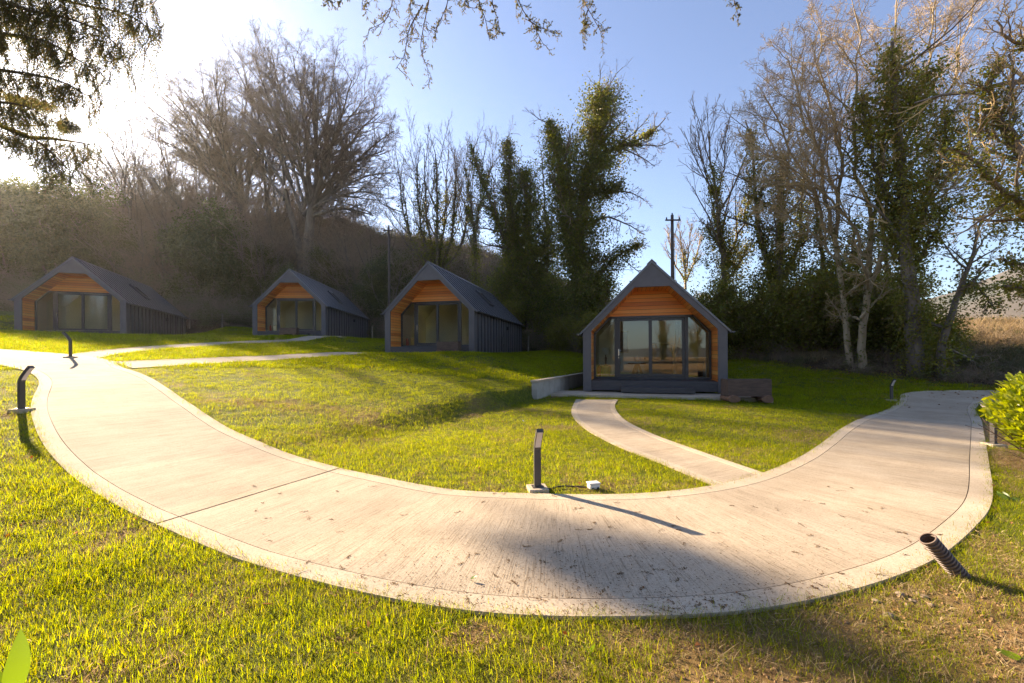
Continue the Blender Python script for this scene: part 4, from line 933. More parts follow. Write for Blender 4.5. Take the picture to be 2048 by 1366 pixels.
iv_b = itree('ivy_clad_tree', 'tallest ivy smothered tree in the middle, with bare branches reaching right', 'ivy clad trees', 31, (1172, 645), [
    ([(1172, 645, 36), (1166, 570, 46), (1160, 490, 44), (1166, 400, 50), (1184, 330, 50), (1198, 260, 46), (1204, 205, 30), (1206, 190, 6)], .38, .08, .8), ([(1165, 590, 30), (1142, 490, 32), (1128, 390, 34), (1120, 310, 26), (1110, 262, 16), (1100, 246, 2)], .26, .07, .7),
    ([(1186, 345, 26), (1216, 308, 16), (1248, 290, 11), (1284, 278, 6), (1316, 256, 0), (1334, 236, 0)], .15, .03, 1.3), ([(1250, 290, 6), (1290, 290, 0), (1322, 292, 0), (1346, 282, 0)], .07, .02, 1.0), ([(1246, 296, 0), (1285, 315, 0), (1308, 330, 0)], .06, .02, 1.0), ([(1204, 210, 8), (1212, 185, 0), (1222, 168, 0)], .05, .02, .8), ([(1204, 215, 8), (1228, 200, 0), (1246, 172, 0)], .05, .02, .8), ([(1210, 250, 0), (1232, 232, 0), (1250, 222, 0)], .05, .02, .7),
    ([(1176, 610, 28), (1204, 545, 20), (1236, 512, 13), (1268, 494, 9), (1284, 486, 4)], .13, .04, .4), ([(1185, 450, 8), (1212, 434, 0), (1246, 444, 0), (1278, 462, 0), (1292, 470, 0)], .09, .02, 1.2), ([(1200, 400, 12), (1236, 382, 0), (1268, 388, 0), (1296, 404, 0)], .08, .02, 1.2), ([(1195, 380, 18), (1222, 372, 22), (1240, 378, 10)], .08, .03, .4), ([(1190, 620, 30), (1205, 585, 30), (1215, 560, 16)], .1, .04, .3), ([(1240, 512, 0), (1262, 530, 0), (1282, 548, 0)], .05, .02, .7)], TWG, 53, ivy_per=38, ivy_jit=.3)
itree('ivy_clad_tree', 'low round ivy mass beside the trunk of the tallest middle ivy tree', 'ivy clad trees', 33, (1105, 665), [([(1105, 665, 34), (1100, 610, 36), (1096, 570, 22)], .14, .05, .4), ([(1112, 660, 30), (1126, 620, 30), (1130, 585, 14)], .1, .04, .3)], TWG, 55)
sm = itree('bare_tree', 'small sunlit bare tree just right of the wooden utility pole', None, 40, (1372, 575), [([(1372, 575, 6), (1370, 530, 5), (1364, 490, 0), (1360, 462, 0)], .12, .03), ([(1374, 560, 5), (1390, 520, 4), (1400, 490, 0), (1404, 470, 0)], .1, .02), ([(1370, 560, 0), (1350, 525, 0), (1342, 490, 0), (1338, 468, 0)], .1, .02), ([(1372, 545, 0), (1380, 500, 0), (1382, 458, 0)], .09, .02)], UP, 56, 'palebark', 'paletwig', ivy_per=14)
retree(sm, 'small sunlit bare tree just left of the wooden utility pole', at(1316, 43), 43, .9, 2.0)
retree(sm, 'small sunlit bare tree low beside the slim ivy tree', at(1410, 44), 44, .72, 4.0)

# ---- right-hand group
iv_c = itree('ivy_clad_tree', 'slim ivy clad tree right of the nearest cabin roof, bare at its top', 'ivy clad trees', 27, (1452, 640), [([(1452, 640, 16), (1450, 560, 24), (1444, 480, 24), (1436, 420, 16), (1430, 360, 9), (1424, 320, 0), (1422, 262, 0)], .2, .03, 1.1), ([(1448, 540, 14), (1474, 480, 18), (1490, 430, 10), (1500, 390, 0), (1508, 340, 0)], .1, .02, 1.0), ([(1446, 500, 14), (1424, 470, 14), (1414, 450, 6)], .07, .02, .4), ([(1434, 400, 3), (1412, 340, 0), (1402, 290, 0), (1398, 255, 0)], .06, .015, 1.1), ([(1436, 400, 3), (1450, 330, 0), (1454, 270, 0)], .06, .015, 1.1), ([(1456, 560, 16), (1484, 520, 20), (1496, 490, 8)], .08, .03, .4)], UP, 61, ivy_per=24, ivy_jit=.22, ivy_size=.13, mat='ivysuntint')
iv_d = itree('ivy_clad_tree', 'ivy wrapped column of a topped tree in the right-hand group', 'ivy clad trees', 24, (1562, 700), [([(1562, 700, 26), (1560, 600, 34), (1562, 500, 30), (1564, 400, 28), (1566, 330, 22), (1566, 308, 6)], .26, .1, .5), ([(1556, 620, 20), (1534, 520, 16), (1516, 430, 15), (1510, 350, 14), (1508, 296, 6), (1494, 240, 0)], .17, .03, 1.2), ([(1570, 560, 20), (1600, 480, 18), (1604, 420, 10), (1612, 340, 0)], .13, .03, 1.0), ([(1560, 660, 30), (1525, 600, 34), (1512, 550, 14)], .1, .03, .3), ([(1566, 660, 30), (1604, 610, 34), (1618, 560, 16)], .1, .03, .3)], TWG, 62, ivy_per=28, ivy_jit=.22, ivy_size=.12, mat='ivysuntint')
ASHL = [dict(n=17, ang=(42, 14), len=.36, t=(.2, 1), K=7, wob=.16, trop=.05, fall=.35, tip=.35, max=3.2), dict(n=9, ang=(40, 15), len=.48, t=(.2, 1), rr=.6, K=6, wob=.18, trop=.04, rmin=.006), dict(n=7, ang=(40, 15), len=.5, t=(.15, 1), rr=.7, K=4, wob=.18, trop=.02, rmin=.0045), dict(n=5, ang=(40, 15), len=.5, t=(.15, 1), rr=.7, K=3, wob=.18, rmin=.0032)]
A_ = [([(1722, 740, 7, 0), (1726, 660, 10, 0), (1738, 560, 9, 0), (1742, 490, 7, 0), (1745, 430, 0, 0)], .17, .10, .2), ([(1735, 600, 0, 0), (1755, 520, 0, -.2), (1800, 470, 0, -.5), (1860, 400, 0, -.8), (1910, 320, 0, -1), (1958, 220, 0, -1.2)], .10, .03, 1), ([(1700, 745, 9, .5), (1692, 640, 13, .6), (1680, 540, 12, .7), (1668, 470, 7, .8)], .15, .09, .2), ([(1676, 500, 5, .7), (1640, 420, 0, .9), (1600, 330, 0, 1.1), (1560, 250, 0, 1.3), (1530, 190, 0, 1.5)], .09, .025, 1), ([(1670, 480, 5, .7), (1652, 380, 0, .4), (1622, 270, 0, .2), (1590, 160, 0, .2), (1580, 120, 0, 0)], .09, .025, 1),
      ([(1672, 470, 5, .7), (1680, 360, 0, .8), (1668, 240, 0, 1), (1650, 130, 0, 1), (1645, 60, 0, 1)], .09, .025, 1), ([(1745, 440, 0, 0), (1722, 340, 0, -.2), (1710, 220, 0, -.3), (1716, 110, 0, -.4), (1712, 20, 0, -.4)], .09, .025, 1), ([(1745, 440, 0, 0), (1768, 330, 0, 0), (1780, 220, 0, 0), (1785, 100, 0, 0), (1800, -20, 0, 0)], .09, .025, 1), ([(1760, 400, 0, 0), (1810, 300, 0, -.2), (1850, 190, 0, -.3), (1870, 80, 0, -.3), (1880, -20, 0, -.3)], .08, .025, 1), ([(1790, 380, 0, .2), (1850, 290, 0, .4), (1900, 190, 0, .6), (1930, 90, 0, .6), (1950, 10, 0, .7)], .07, .02, 1),
      ([(1742, 520, 0, 0), (1700, 440, 0, -.3), (1640, 380, 0, -.5), (1580, 330, 0, -.7), (1520, 300, 0, -.9)], .07, .02, 1), ([(1690, 540, 0, .6), (1640, 480, 0, .4), (1590, 440, 0, .3), (1540, 420, 0, .2)], .06, .02, .9), ([(1718, 640, 0, 0), (1766, 590, 0, -.2), (1812, 562, 0, -.3), (1828, 548, 0, -.3), (1828, 530, 0, -.3)], .06, .03, .3), ([(1640, 420, 0, .9), (1580, 350, 0, 1), (1540, 280, 0, 1.2), (1524, 230, 0, 1.2)], .05, .02, .8), ([(1690, 430, 0, .4), (1640, 300, 0, 0), (1610, 200, 0, -.3), (1612, 110, 0, -.3)], .06, .02, 1), ([(1850, 410, 0, -.8), (1900, 380, 0, -.9), (1950, 300, 0, -1)], .05, .02, .9)]
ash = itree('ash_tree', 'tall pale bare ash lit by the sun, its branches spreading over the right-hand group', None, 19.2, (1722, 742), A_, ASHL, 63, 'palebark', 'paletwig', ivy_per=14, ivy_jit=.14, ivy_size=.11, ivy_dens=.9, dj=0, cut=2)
iv_e = itree('ivy_clad_tree', 'tall straight ivy clad tree with a thick trunk beside the pale ash', 'ivy clad trees', 17.6, (1832, 752), [([(1832, 752, 17), (1826, 660, 24), (1820, 570, 24), (1812, 480, 26), (1806, 380, 44), (1800, 280, 52), (1794, 190, 44), (1790, 120, 28), (1788, 84, 8)], .3, .06, .5), ([(1815, 500, 16), (1850, 420, 24), (1878, 340, 30), (1890, 270, 26), (1900, 220, 10)], .1, .03, .5), ([(1810, 470, 16), (1770, 380, 34), (1745, 300, 36), (1735, 240, 20), (1730, 190, 4)], .11, .03, .5), ([(1818, 560, 10), (1868, 470, 16), (1900, 420, 16), (1922, 400, 6)], .06, .02, .3), ([(1800, 260, 30), (1840, 190, 26), (1870, 140, 12)], .07, .02, .5), ([(1840, 752, 4), (1846, 690, 8), (1840, 620, 6)], .06, .04, 0)], TWG, 64, 'bark', 'paletwig', ivy_per=26, ivy_jit=.24, ivy_size=.115, ivy_dens=1.35, mat='ivysuntint')
iv_f = itree('ivy_clad_tree', 'dark ivy clad tree standing behind the pale ash', 'ivy clad trees', 23, (1660, 735), [([(1660, 735, 14), (1656, 640, 34), (1650, 540, 30), (1640, 460, 16), (1632, 400, 0)], .2, .05, .6), ([(1658, 660, 28), (1690, 580, 34), (1706, 500, 22), (1712, 440, 8)], .12, .04, .5), ([(1656, 680, 30), (1622, 630, 36), (1606, 590, 16)], .1, .03, .3)], TWG, 66, ivy_per=26, ivy_size=.12, mat='ivysuntint')
iv_h = itree('ivy_clad_tree', 'bushy ivy clad tree right behind the thick ivy trunk', 'ivy clad trees', 22, (1778, 735), [([(1778, 735, 14), (1776, 640, 30), (1778, 560, 34), (1770, 480, 24), (1768, 420, 6)], .16, .05, .5), ([(1778, 660, 24), (1810, 600, 28), (1860, 560, 16)], .1, .03, .4)], TWG, 69, ivy_per=24, ivy_size=.12, mat='ivysuntint')
iv_g = itree('ivy_clad_tree', 'short leaning ivy clad tree with bare twigs near the right edge', 'ivy clad trees', 17.0, (1880, 742), [([(1880, 742, 14), (1886, 680, 17), (1906, 620, 17), (1930, 560, 13), (1944, 520, 8), (1956, 470, 3), (1968, 430, 0)], .16, .03, .7), ([(1915, 600, 10), (1950, 560, 8), (1985, 520, 0)], .06, .02, .6), ([(1945, 520, 0), (1975, 470, 0), (2020, 460, 0)], .04, .012, .8), ([(1940, 530, 0), (1905, 500, 0), (1890, 490, 0)], .04, .012, .8), ([(1935, 560, 12), (1970, 590, 22), (1990, 620, 10)], .05, .02, .3), ([(1885, 690, 10), (1940, 720, 0), (1990, 760, 0)], .05, .02, .4)], TWG, 67, ivy_per=18, ivy_jit=.18, ivy_size=.11, mat='ivysuntint')
# overhanging tree at the right edge: trunk out of frame, limbs reach in
oak = itree('ivy_clad_tree', 'crooked ivy draped tree overhanging from the right edge', 'ivy clad trees', 10.5, (2170, 790), [([(2170, 790, 10), (2165, 600, 14), (2160, 400, 14), (2150, 200, 10), (2140, 0, 0), (2130, -150, 0)], .3, .1, .6), ([(2155, 380, 16), (2070, 340, 20), (2020, 270, 22), (1990, 215, 20), (1984, 160, 22), (2000, 120, 4)], .12, .05, .9), ([(2155, 470, 16), (2060, 420, 40), (1995, 370, 38), (1950, 330, 22), (1925, 310, 8), (1900, 296, 0)], .11, .03, .8), ([(2155, 500, 16), (2080, 460, 36), (2030, 420, 36), (1985, 400, 20)], .09, .03, .5), ([(2158, 560, 14), (2080, 530, 18), (2030, 528, 14), (2010, 520, 4)], .08, .03, .3), ([(2158, 590, 10), (2080, 575, 12), (2030, 575, 10), (2012, 572, 2)], .08, .03, .2), ([(2140, 150, 6), (2070, 90, 6), (2020, 80, 0), (1996, 40, 0)], .07, .02, 1.1), ([(2060, 340, 0), (2030, 250, 0), (2030, 170, 0), (2020, 110, 0)], .06, .02, 1.0), ([(1985, 200, 8), (1968, 240, 10), (1962, 280, 0)], .04, .02, .5)], TWG, 68, 'bark', 'paletwig', ivy_per=22, ivy_jit=.15, ivy_size=.075, ivy_dens=2.2, dj=.5, foot=1, mat='ivysuntint')

# ---- evergreen shrubs and bushes
def bush(name, label, group, px, base, d, W_, H_, seed, m='holly', n=520, per=34, size=.14, jit=.3, D_=None, cols=None):
    r = rg(seed); k = 9; az = r.random(k) * 6.28; sp = r.uniform(.1, .9, k)
    dirs = np.stack([np.cos(az) * sp * W_ / H_, np.sin(az) * sp * (D_ or W_) / H_, np.ones(k)], -1)
    lv = grow(np.zeros((k, 3)), dirs, H_ * r.uniform(.65, 1.0, k), np.full(k, .05 + .006 * H_), [dict(K=6, wob=.1, trop=.06), dict(n=6, ang=(45, 15), len=.42, t=(.2, 1), rr=.5, K=5, wob=.15), dict(n=5, ang=(45, 15), len=.5, t=(.2, 1), rr=.6, K=4, wob=.15, rmin=.006)], r)
    x = at(px, d); o = empty(name, (x, d, (zpix(px, base, d) if base else hz(x, d)) - .15))
    V, Q = merge([tubes(P, Rr, 4) for P, Rr in lv]); mesh_np('stems', V, [Q], MT['twig'], o)
    C = clumps(lv, [n // 6, n // 2, n], .16 * H_ / 3, per, jit, r, (.15, 1)); C = C[C[:, 2] > 0]
    V, T_ = leaves(C, size, r, .5); mesh_np('foliage', V, [T_], MT[m], o); tag(o, label, 'bush' if 'bush' in name or 'holly' not in name else 'holly', group); return o
h1 = bush('holly_tree', 'tall glinting holly at the far left behind the leftmost cabin', 'hollies on the left bank', 120, None, 41.5, 5.6, 11.0, 71, n=1100, per=34, size=.2, jit=.42)
h2 = bush('holly_tree', 'glinting holly on the bank between the leftmost and the smallest looking cabin', 'hollies on the left bank', 425, None, 43.5, 4.4, 10.0, 72, n=950, per=34, size=.19, jit=.4)
for lab, px, dd, s_, rz, src in (('holly at the left frame edge above the leftmost cabin roof', 20, 42, 1.0, 1.2, h1), ('holly behind the ridge of the leftmost cabin', 215, 44, .8, 3.1, h2), ('dark holly on the bank just left of the smallest looking cabin', 500, 45, .75, 4.6, h1), ('dark holly on the bank behind the smallest looking cabin', 668, 46, .8, 2.2, h2),
                                 ('round dark holly behind the thin utility pole', 775, 44, .95, 5.5, h1), ('dark holly under the fan shaped tree', 850, 44, .7, .6, h2), ('low dark holly right of the glinting holly', 585, 43, .62, 2.9, h2)):
    o = retree(src, lab, at(px, dd), dd, s_ * (.95 if px < 300 else .78), rz)
b1 = bush('evergreen_bush', 'dark evergreen bush behind the right eave of the nearest cabin', 'evergreen bushes under the right-hand trees', 1402, None, 24, 2.2, 3.6, 73, 'ivysuntint', 420, 30, .14, .28)
for lab, px, dd, s_, rz in (('evergreen bush under the slim ivy tree', 1468, 25, 1.0, 1.), ('evergreen bush under the ivy wrapped column', 1530, 23.5, .95, 2.), ('hanging evergreen bush left of the pale ash trunk', 1615, 22.5, 1.1, 3.2), ('evergreen bush behind the pale ash trunk', 1690, 22, 1.0, 4.), ('evergreen bush between the pale ash and the thick ivy trunk', 1768, 20.6, .85, 5.), ('evergreen bush right of the thick ivy trunk', 1868, 19, .72, .4),
                            ('dark bush below the broad ivy smothered tree', 1010, 33, .9, 2.5), ('dark bush below the tallest middle ivy tree', 1120, 30.5, .62, 3.5), ('dark bush filling the gap behind the mound cabin', 960, 36, .95, 4.5), ('dark bush behind the left eave of the nearest cabin', 1190, 28, .7, 1.5)):
    o = retree(b1, lab, at(px, dd), dd, s_, rz); 
    if px < 1300: o['group'] = 'dark bushes along the middle fence'

# brown leafless thicket on the bank
def thicket(px, d, seed):
    r = rg(seed); k = 16; x = at(px, d); az = r.random(k) * 6.28; sp = r.uniform(.1, .75, k)
    lv = grow(r.normal(0, .5, (k, 3)) * [1, 1, 0], np.stack([np.cos(az) * sp, np.sin(az) * sp, np.ones(k)], -1), r.uniform(3.2, 6.5, k), np.full(k, .05), [dict(K=7, wob=.1, trop=.04), dict(n=9, ang=(36, 12), len=.42, t=(.15, 1), rr=.5, K=5, wob=.15, trop=.03, rmin=.009), dict(n=6, ang=(38, 14), len=.5, t=(.15, 1), rr=.65, K=4, wob=.17, rmin=.007), dict(n=4, ang=(38, 14), len=.5, t=(.15, 1), rr=.7, K=3, wob=.17, rmin=.005)], r)
    o = empty('thicket_bush', (x, d, hz(x, d) - .1)); V, Q = merge([tubes(P, Rr, 4) for P, Rr in lv[:1]]); mesh_np('stems', V, [Q], MT['bark'], o); V, Q = merge([tubes(P, Rr, 3) for P, Rr in lv[1:]]); mesh_np('twigs', V, [Q], MT['twig'], o)
    return tag(o, 'brown leafless thicket bush among the others on the wooded left bank', 'bush', 'leafless thicket bushes on the left bank')
TH = [thicket(300, 46, 201), thicket(560, 48, 202)]
q = rg(205)
for k in range(30):
    px = [255, 285, 320, 350, 385, 470, 500, 530, 560, 590, 640, 680, 715, 745, 800, 250, 290, 320, 345, 365, 390, 415, 440, 475, 510, 545, 580, 620, 660, 200][k]; dd = (q.uniform(44, 50) if k < 15 else q.uniform(52, 60)); o = copy_tree(TH[k % 2]); x = at(px, dd); s = q.uniform(1.05, 1.8) if k < 15 else q.uniform(1.5, 2.5); o.location = (x, dd, hz(x, dd) - .1); o.scale = (s * 1.1, s * 1.1, s); o.rotation_euler = (0, 0, q.random() * 6.28)
# laurel at the right edge, large leaves
def big_leaf(L_, W_, seed=0, fold=.25, curl=.35, n=7):
    V, F = [], []
    for k in range(n):
        t_ = k / (n - 1); w_ = W_ * .5 * math.sin(math.pi * min(1, t_ * .96 + .03)) ** .8; x = L_ * t_; zc = -curl * L_ * t_ * t_ * .5
        V += [(x, -w_, zc + w_ * fold), (x, 0, zc), (x, w_, zc + w_ * fold)]
    for k in range(n - 1):
        b = k * 3; F += [(b, b + 1, b + 4, b + 3), (b + 1, b + 2, b + 5, b + 4)]
    return np.array(V), np.array(F)
def put_leaves(C, D_, scale, rng, LV, LF, up=.5):
    n = len(C); x = nrm(D_); u = nrm(np.array([0, 0, 1.]) * up + rng.normal(0, .5, (n, 3))); y = nrm(np.cross(u, x)); z = np.cross(x, y)
    V = C[:, None] + scale[:, None, None] * (LV[None, :, :1] * x[:, None] + LV[None, :, 1:2] * y[:, None] + LV[None, :, 2:] * z[:, None])
    m = len(LV); F_ = (np.arange(n)[:, None, None] * m + LF[None]).reshape(-1, LF.shape[1]); return V.reshape(-1, 3), F_
r = rg(81); k = 44; az = r.random(k) * 6.28; sp = r.uniform(.1, 1.0, k)
lx, ly = at(2116, 5.4), 5.4
lv = grow(r.normal(0, .12, (k, 3)) * [1, 1, 0], np.stack([np.cos(az) * sp, np.sin(az) * sp, np.ones(k)], -1), r.uniform(.5, .95, k), np.full(k, .012), [dict(K=7, wob=.08, trop=.05), dict(n=7, ang=(42, 14), len=.4, t=(.1, 1), rr=.6, K=5, wob=.12, trop=.05, rmin=.003)], r)
o = empty('laurel_bush', (lx, ly, hz(lx, ly) - .05)); V, Q = merge([tubes(P, Rr, 5) for P, Rr in lv]); mesh_np('stems', V, [Q], MT['conetwig'], o)
LV, LF = big_leaf(.092, .040); q = nrm(r.normal(0, 1, (3600, 3))); q[:, 2] = np.abs(q[:, 2]) * 1.15 - .22; rad_ = r.uniform(.72, 1.0, (3600, 1)) * (.80 + .38 * vnoise(np.arctan2(q[:, 0], q[:, 1]) * 2.4, q[:, 2] * 3.2, 1.0, 5))[:, None]
CC = q * rad_ * np.array([.62, .62, .95]) * np.c_[np.repeat((.55 + .45 * sst(-.2, .25, q[:, 2]))[:, None], 2, 1), np.ones(len(q))] + [0, 0, .45]; k = CC[:, 2] > .04; CC, DD = CC[k], (q * [1, 1, .6] + r.normal(0, .45, q.shape) + [0, 0, .55])[k]
V, Q = put_leaves(CC, DD, r.uniform(.7, 1.25, len(CC)), r, LV, LF); mesh_np('foliage', V, [Q], MT['laurel'], o)
tag(o, 'yellow green laurel bush with glossy leaves at the right edge', 'laurel')

# broad leaved weeds in the foreground
def weed(label, px, py, n, L_, W_, spread, seed, up=1.2, name='broad_leaved_weed'):
    r = rg(seed); x, y = hit(px, py); o = empty(name, (x, y, hz(x, y)))
    for k in range(n):
        a = k * 2.4 + r.random(); LV, LF = big_leaf(L_ * r.uniform(.8, 1.15), W_, fold=.2, curl=r.uniform(.2, .8), n=10); e = up * r.uniform(.7, 1.3)
        Dv = np.array([[math.cos(a) * spread, math.sin(a) * spread, e]]); V, Q = put_leaves(np.zeros((1, 3)), Dv, np.array([1.]), r, LV, LF, .2); mesh_np('leaf', V, [Q], MT['dock'], o, True)
    tag(o, label, 'weed', 'broad leaved weeds in the grass'); return o
weed('tall upright dock leaves in the bottom left corner', 12, 1420, 3, .25, .085, .35, 91, 1.3, 'dock_plant')
weed('curled green leaf seedling at the bottom middle of the lawn', 1178, 1318, 2, .075, .022, .7, 92)
weed('broad leaved weed on the bare earth right of the path end', 2018, 1000, 4, .10, .045, 1.0, 93, .5)
weed('broad leaved weed at the bottom right corner', 2046, 1322, 3, .12, .03, 1.0, 94, .4)
# fallen leaves that stand out
for k, (px, py, m, s_, lab) in enumerate(((145, 1075, 'orangeleaf', .05, 'bright orange fallen leaf on the grass left of the path'), (12, 1085, 'orangeleaf', .045, 'orange fallen leaf on the grass at the left edge'), (545, 1218, 'deadleaf', .06, 'curled brown fallen leaf on the grass below the path'), (941, 1170, 'dock', .045, 'single green leaf lying on the path'), (1048, 846, 'plastic', .07, 'pale whitish leaf on the lawn behind the middle bollard'), (502, 1205, 'deadleaf', .045, 'small brown fallen leaf beside the curled one'))):
    LV, LF = big_leaf(s_, s_ * .62, fold=.35, curl=-.6); x, y = hit(px, py); o = mesh_np('fallen_leaf', LV, [LF], MT[m], None, True, loc=(x, y, hz(x, y) + (.036 if px == 941 else .025))); o.rotation_euler = (.2, -.15, k * 2.1); tag(o, lab, 'leaf')

# ---- drooping conifer, upper left, and overhead sprays
def spray_proto(r, L_=.34, n=16):
    """one hanging flat spray: stem plus side shoots set with scale leaves"""
    Vs, Fs, o_ = [], [], 0
    pts = np.array([(.06 * math.sin(t_ * 3) * L_, 0, -L_ * t_) for t_ in np.linspace(0, 1, 8)])
    C, D_ = [], []
    for k in range(n):
        t_ = (k + .5) / n; p = np.array([np.interp(t_, np.linspace(0, 1, 8), pts[:, j]) for j in range(3)]); s = 1 if k % 2 else -1
        l = L_ * .42 * (1 - .6 * t_) * r.uniform(.7, 1.2); dv = nrm(np.array([s * .75, r.normal(0, .3), -.75]))
        m = max(3, int(l / .011))
        for q in range(m):
            c = p + dv * l * q / m + np.array([0, 0, -.25 * l * (q / m) ** 2]); C.append(c); D_.append(dv + r.normal(0, .35, 3) + np.array([(1 if q % 2 else -1) * .5, 0, -.2]))
    for q in range(26):
        t_ = q / 26; C.append(np.array([np.interp(t_, np.linspace(0, 1, 8), pts[:, j]) for j in range(3)])); D_.append(np.array([(1 if q % 2 else -1) * .6, r.normal(0, .3), -.8]))
    return np.array(C), np.array(D_), pts
SC_V = np.array([(0, 0, 0), (.5, .16, .02), (1, 0, 0), (.5, -.16, .02)]); SC_F = np.array([(0, 1, 2), (0, 2, 3)])
def spray_mesh(S, n, L_, r, ls=.026, sizes=(.6, 1.3), lean=.35):
    """hang n spray copies at points S; returns leaf mesh and stem paths"""
    PR = [spray_proto(r, L_) for _ in range(5)]; Vs, Fs, st, o_ = [], [], [], 0
    for k in range(len(S)):
        C, D_, pts = PR[k % 5]; a = r.random() * 6.28; tilt = r.normal(0, lean, 2); s = r.uniform(*sizes)
        M = np.array(Matrix.Rotation(a, 3, 'Z') @ Matrix.Rotation(tilt[0], 3, 'X') @ Matrix.Rotation(tilt[1], 3, 'Y')) * s
        c = C @ M.T + S[k]; d_ = D_ @ M.T; V, F_ = put_leaves(c, d_, np.full(len(c), ls) * r.uniform(.7, 1.3, len(c)), r, SC_V, SC_F, .1); Vs.append(V); Fs.append(F_ + o_); o_ += len(V); st.append(pts @ M.T + S[k])
    return np.concatenate(Vs), np.concatenate(Fs), np.array(st)
def img_path(pts, n=24):                         # limbs given as picture column, row and real distance
    W_ = [(at(px, d), d, zpix(px, py, d)) for px, py, d in pts]; return spline(W_, n)
def conifer(name, label, tx, ty, H_, limbs, r, L_, step, ls, spread, sizes=(.6, 1.3)):
    # a limb is given as seen (column, row, depth) or, with depth None first, as world points
    o = empty(name, (tx, ty, hz(tx, ty) - .1)); b0 = np.array(o.location); b = MB(); b.tube([(0, 0, 0), (.05, 0, H_ * .5), (0, .1, H_)], [.3, .22, .05], 10); b.build('trunk', MT['bark'], o, True)
    Vs, Fs, off, TB = [], [], 0, []
    for pts, dens in limbs:
        P = (spline(pts[1:], 24) if pts[0] is None else img_path(pts)) - b0; root = np.array([0, 0, P[0, 2] + .3]); P = np.vstack([spline([root, root * .4 + P[0] * .6 + [0, 0, .15], P[0]], 6)[:-1], P])
        TB.append(tubes(P[None], np.linspace(.035, .005, len(P))[None], 5))
        ln = np.linalg.norm(np.diff(P, axis=0), axis=1).sum(); n = int(ln / step * dens); tt = np.sort(r.uniform(.84 if pts[0] is None else .12, 1, n)); i, f = along(P[None], tt); S = P[i] * (1 - f) + P[i + 1] * f + r.normal(0, spread, (n, 3)) * [1, 1, .45]
        V, F_, st = spray_mesh(S, n, L_, r, ls, sizes); Vs.append(V); Fs.append(F_ + off); off += len(V); TB.append(tubes(st, np.broadcast_to(np.linspace(.004, .0015, st.shape[1]), st.shape[:2]), 3))
    V, Q = merge(TB); mesh_np('limbs', V, [Q], MT['conetwig'], o); mesh_np('crown', np.concatenate(Vs), [np.concatenate(Fs)], MT['conifer'], o); tag(o, label, 'conifer'); return o
r = rg(101)
conifer('conifer_tree', 'drooping conifer hanging in from the upper left corner', -8.6, 5.2, 13, [
    ([(-60, -60, 5.6), (60, -20, 5.4), (170, 10, 5.2), (260, 30, 5.1), (322, 72, 5.0)], 1.0),
    ([(-60, -20, 5.5), (60, 20, 5.3), (150, 40, 5.2), (215, 70, 5.1), (255, 112, 5.0)], 1.1),
    ([(-80, 60, 5.6), (20, 70, 5.5), (100, 85, 5.3), (160, 120, 5.2), (200, 145, 5.1)], 1.2),
    ([(-80, 130, 5.6), (0, 140, 5.5), (70, 150, 5.4), (130, 165, 5.3), (185, 195, 5.2)], 1.2),
    ([(-80, 200, 5.6), (10, 205, 5.5), (60, 215, 5.4), (95, 235, 5.4)], 1.0),
    ([(-80, 235, 5.9), (0, 250, 5.8), (60, 272, 5.7), (100, 300, 5.7), (140, 340, 5.6)], 1.1),
    ([(-80, -90, 5.2), (60, -70, 5.0), (160, -50, 4.9), (230, -30, 4.8), (290, -5, 4.7)], 1.2),
    ([(-80, 10, 6.0), (0, 20, 5.9), (60, 30, 5.8), (110, 60, 5.8)], 1.3),
    ([(60, 275, 5.9), (110, 278, 5.9), (160, 285, 5.9), (188, 290, 5.9)], .5)], r, .34, .045, .026, .10)
# overhead cypress branches along the top edge: rooted in a tree standing behind the camera
def sprig_limbs(o, b0, stems, r):
    TB, Cs, Ds, Sz = [], [], [], []
    for pts, w_ in stems:
        P = img_path(pts, 30) - b0; TB.append(tubes(P[None], np.linspace(.007, .002, 30)[None], 5))
        lv = grow(P[4::2], nrm(np.gradient(P, axis=0))[4::2] * .5 + r.normal(0, .55, (len(P[4::2]), 3)) + [0, 0, -.25], np.full(len(P[4::2]), .17 * w_) * r.uniform(.4, 1.2, len(P[4::2])), np.full(len(P[4::2]), .003), [dict(K=6, wob=.2, trop=-.05, rmin=.0012), dict(n=6, ang=(42, 12), len=.45, t=(.1, 1), rr=.7, K=4, wob=.2, rmin=.001)], r)
        for Q_, Rr in lv:
            TB.append(tubes(Q_, Rr, 3)); m = 11; bI = np.repeat(np.arange(len(Q_)), m); tt = r.random(len(bI)); i, f = along(Q_, tt); c = Q_[bI, i] * (1 - f) + Q_[bI, i + 1] * f; t_ = nrm(Q_[bI, i + 1] - Q_[bI, i]); Cs.append(c); Ds.append(t_ + r.normal(0, .45, c.shape)); Sz.append(np.full(len(c), .016) * r.uniform(.6, 1.3, len(c)))
    V, Q = merge(TB); mesh_np('limbs', V, [Q], MT['conetwig'], o); C, D_, Sz = np.concatenate(Cs), np.concatenate(Ds), np.concatenate(Sz); V, F_ = put_leaves(C, D_, Sz, r, np.array([(0, 0, 0), (.5, .2, .02), (1, 0, 0), (.5, -.2, .02)]), SC_F, .1); mesh_np('crown', V, [F_], MT['conifer'], o)
tx, ty = -1.6, -3.2
o = empty('cypress_tree', (tx, ty, 0)); b0 = np.array((tx, ty, 0.)); b = MB(); b.tube([(0, 0, -.2), (.05, 0, 4), (0, .1, 12)], [.34, .26, .06], 12); b.build('trunk', MT['bark'], o, True)
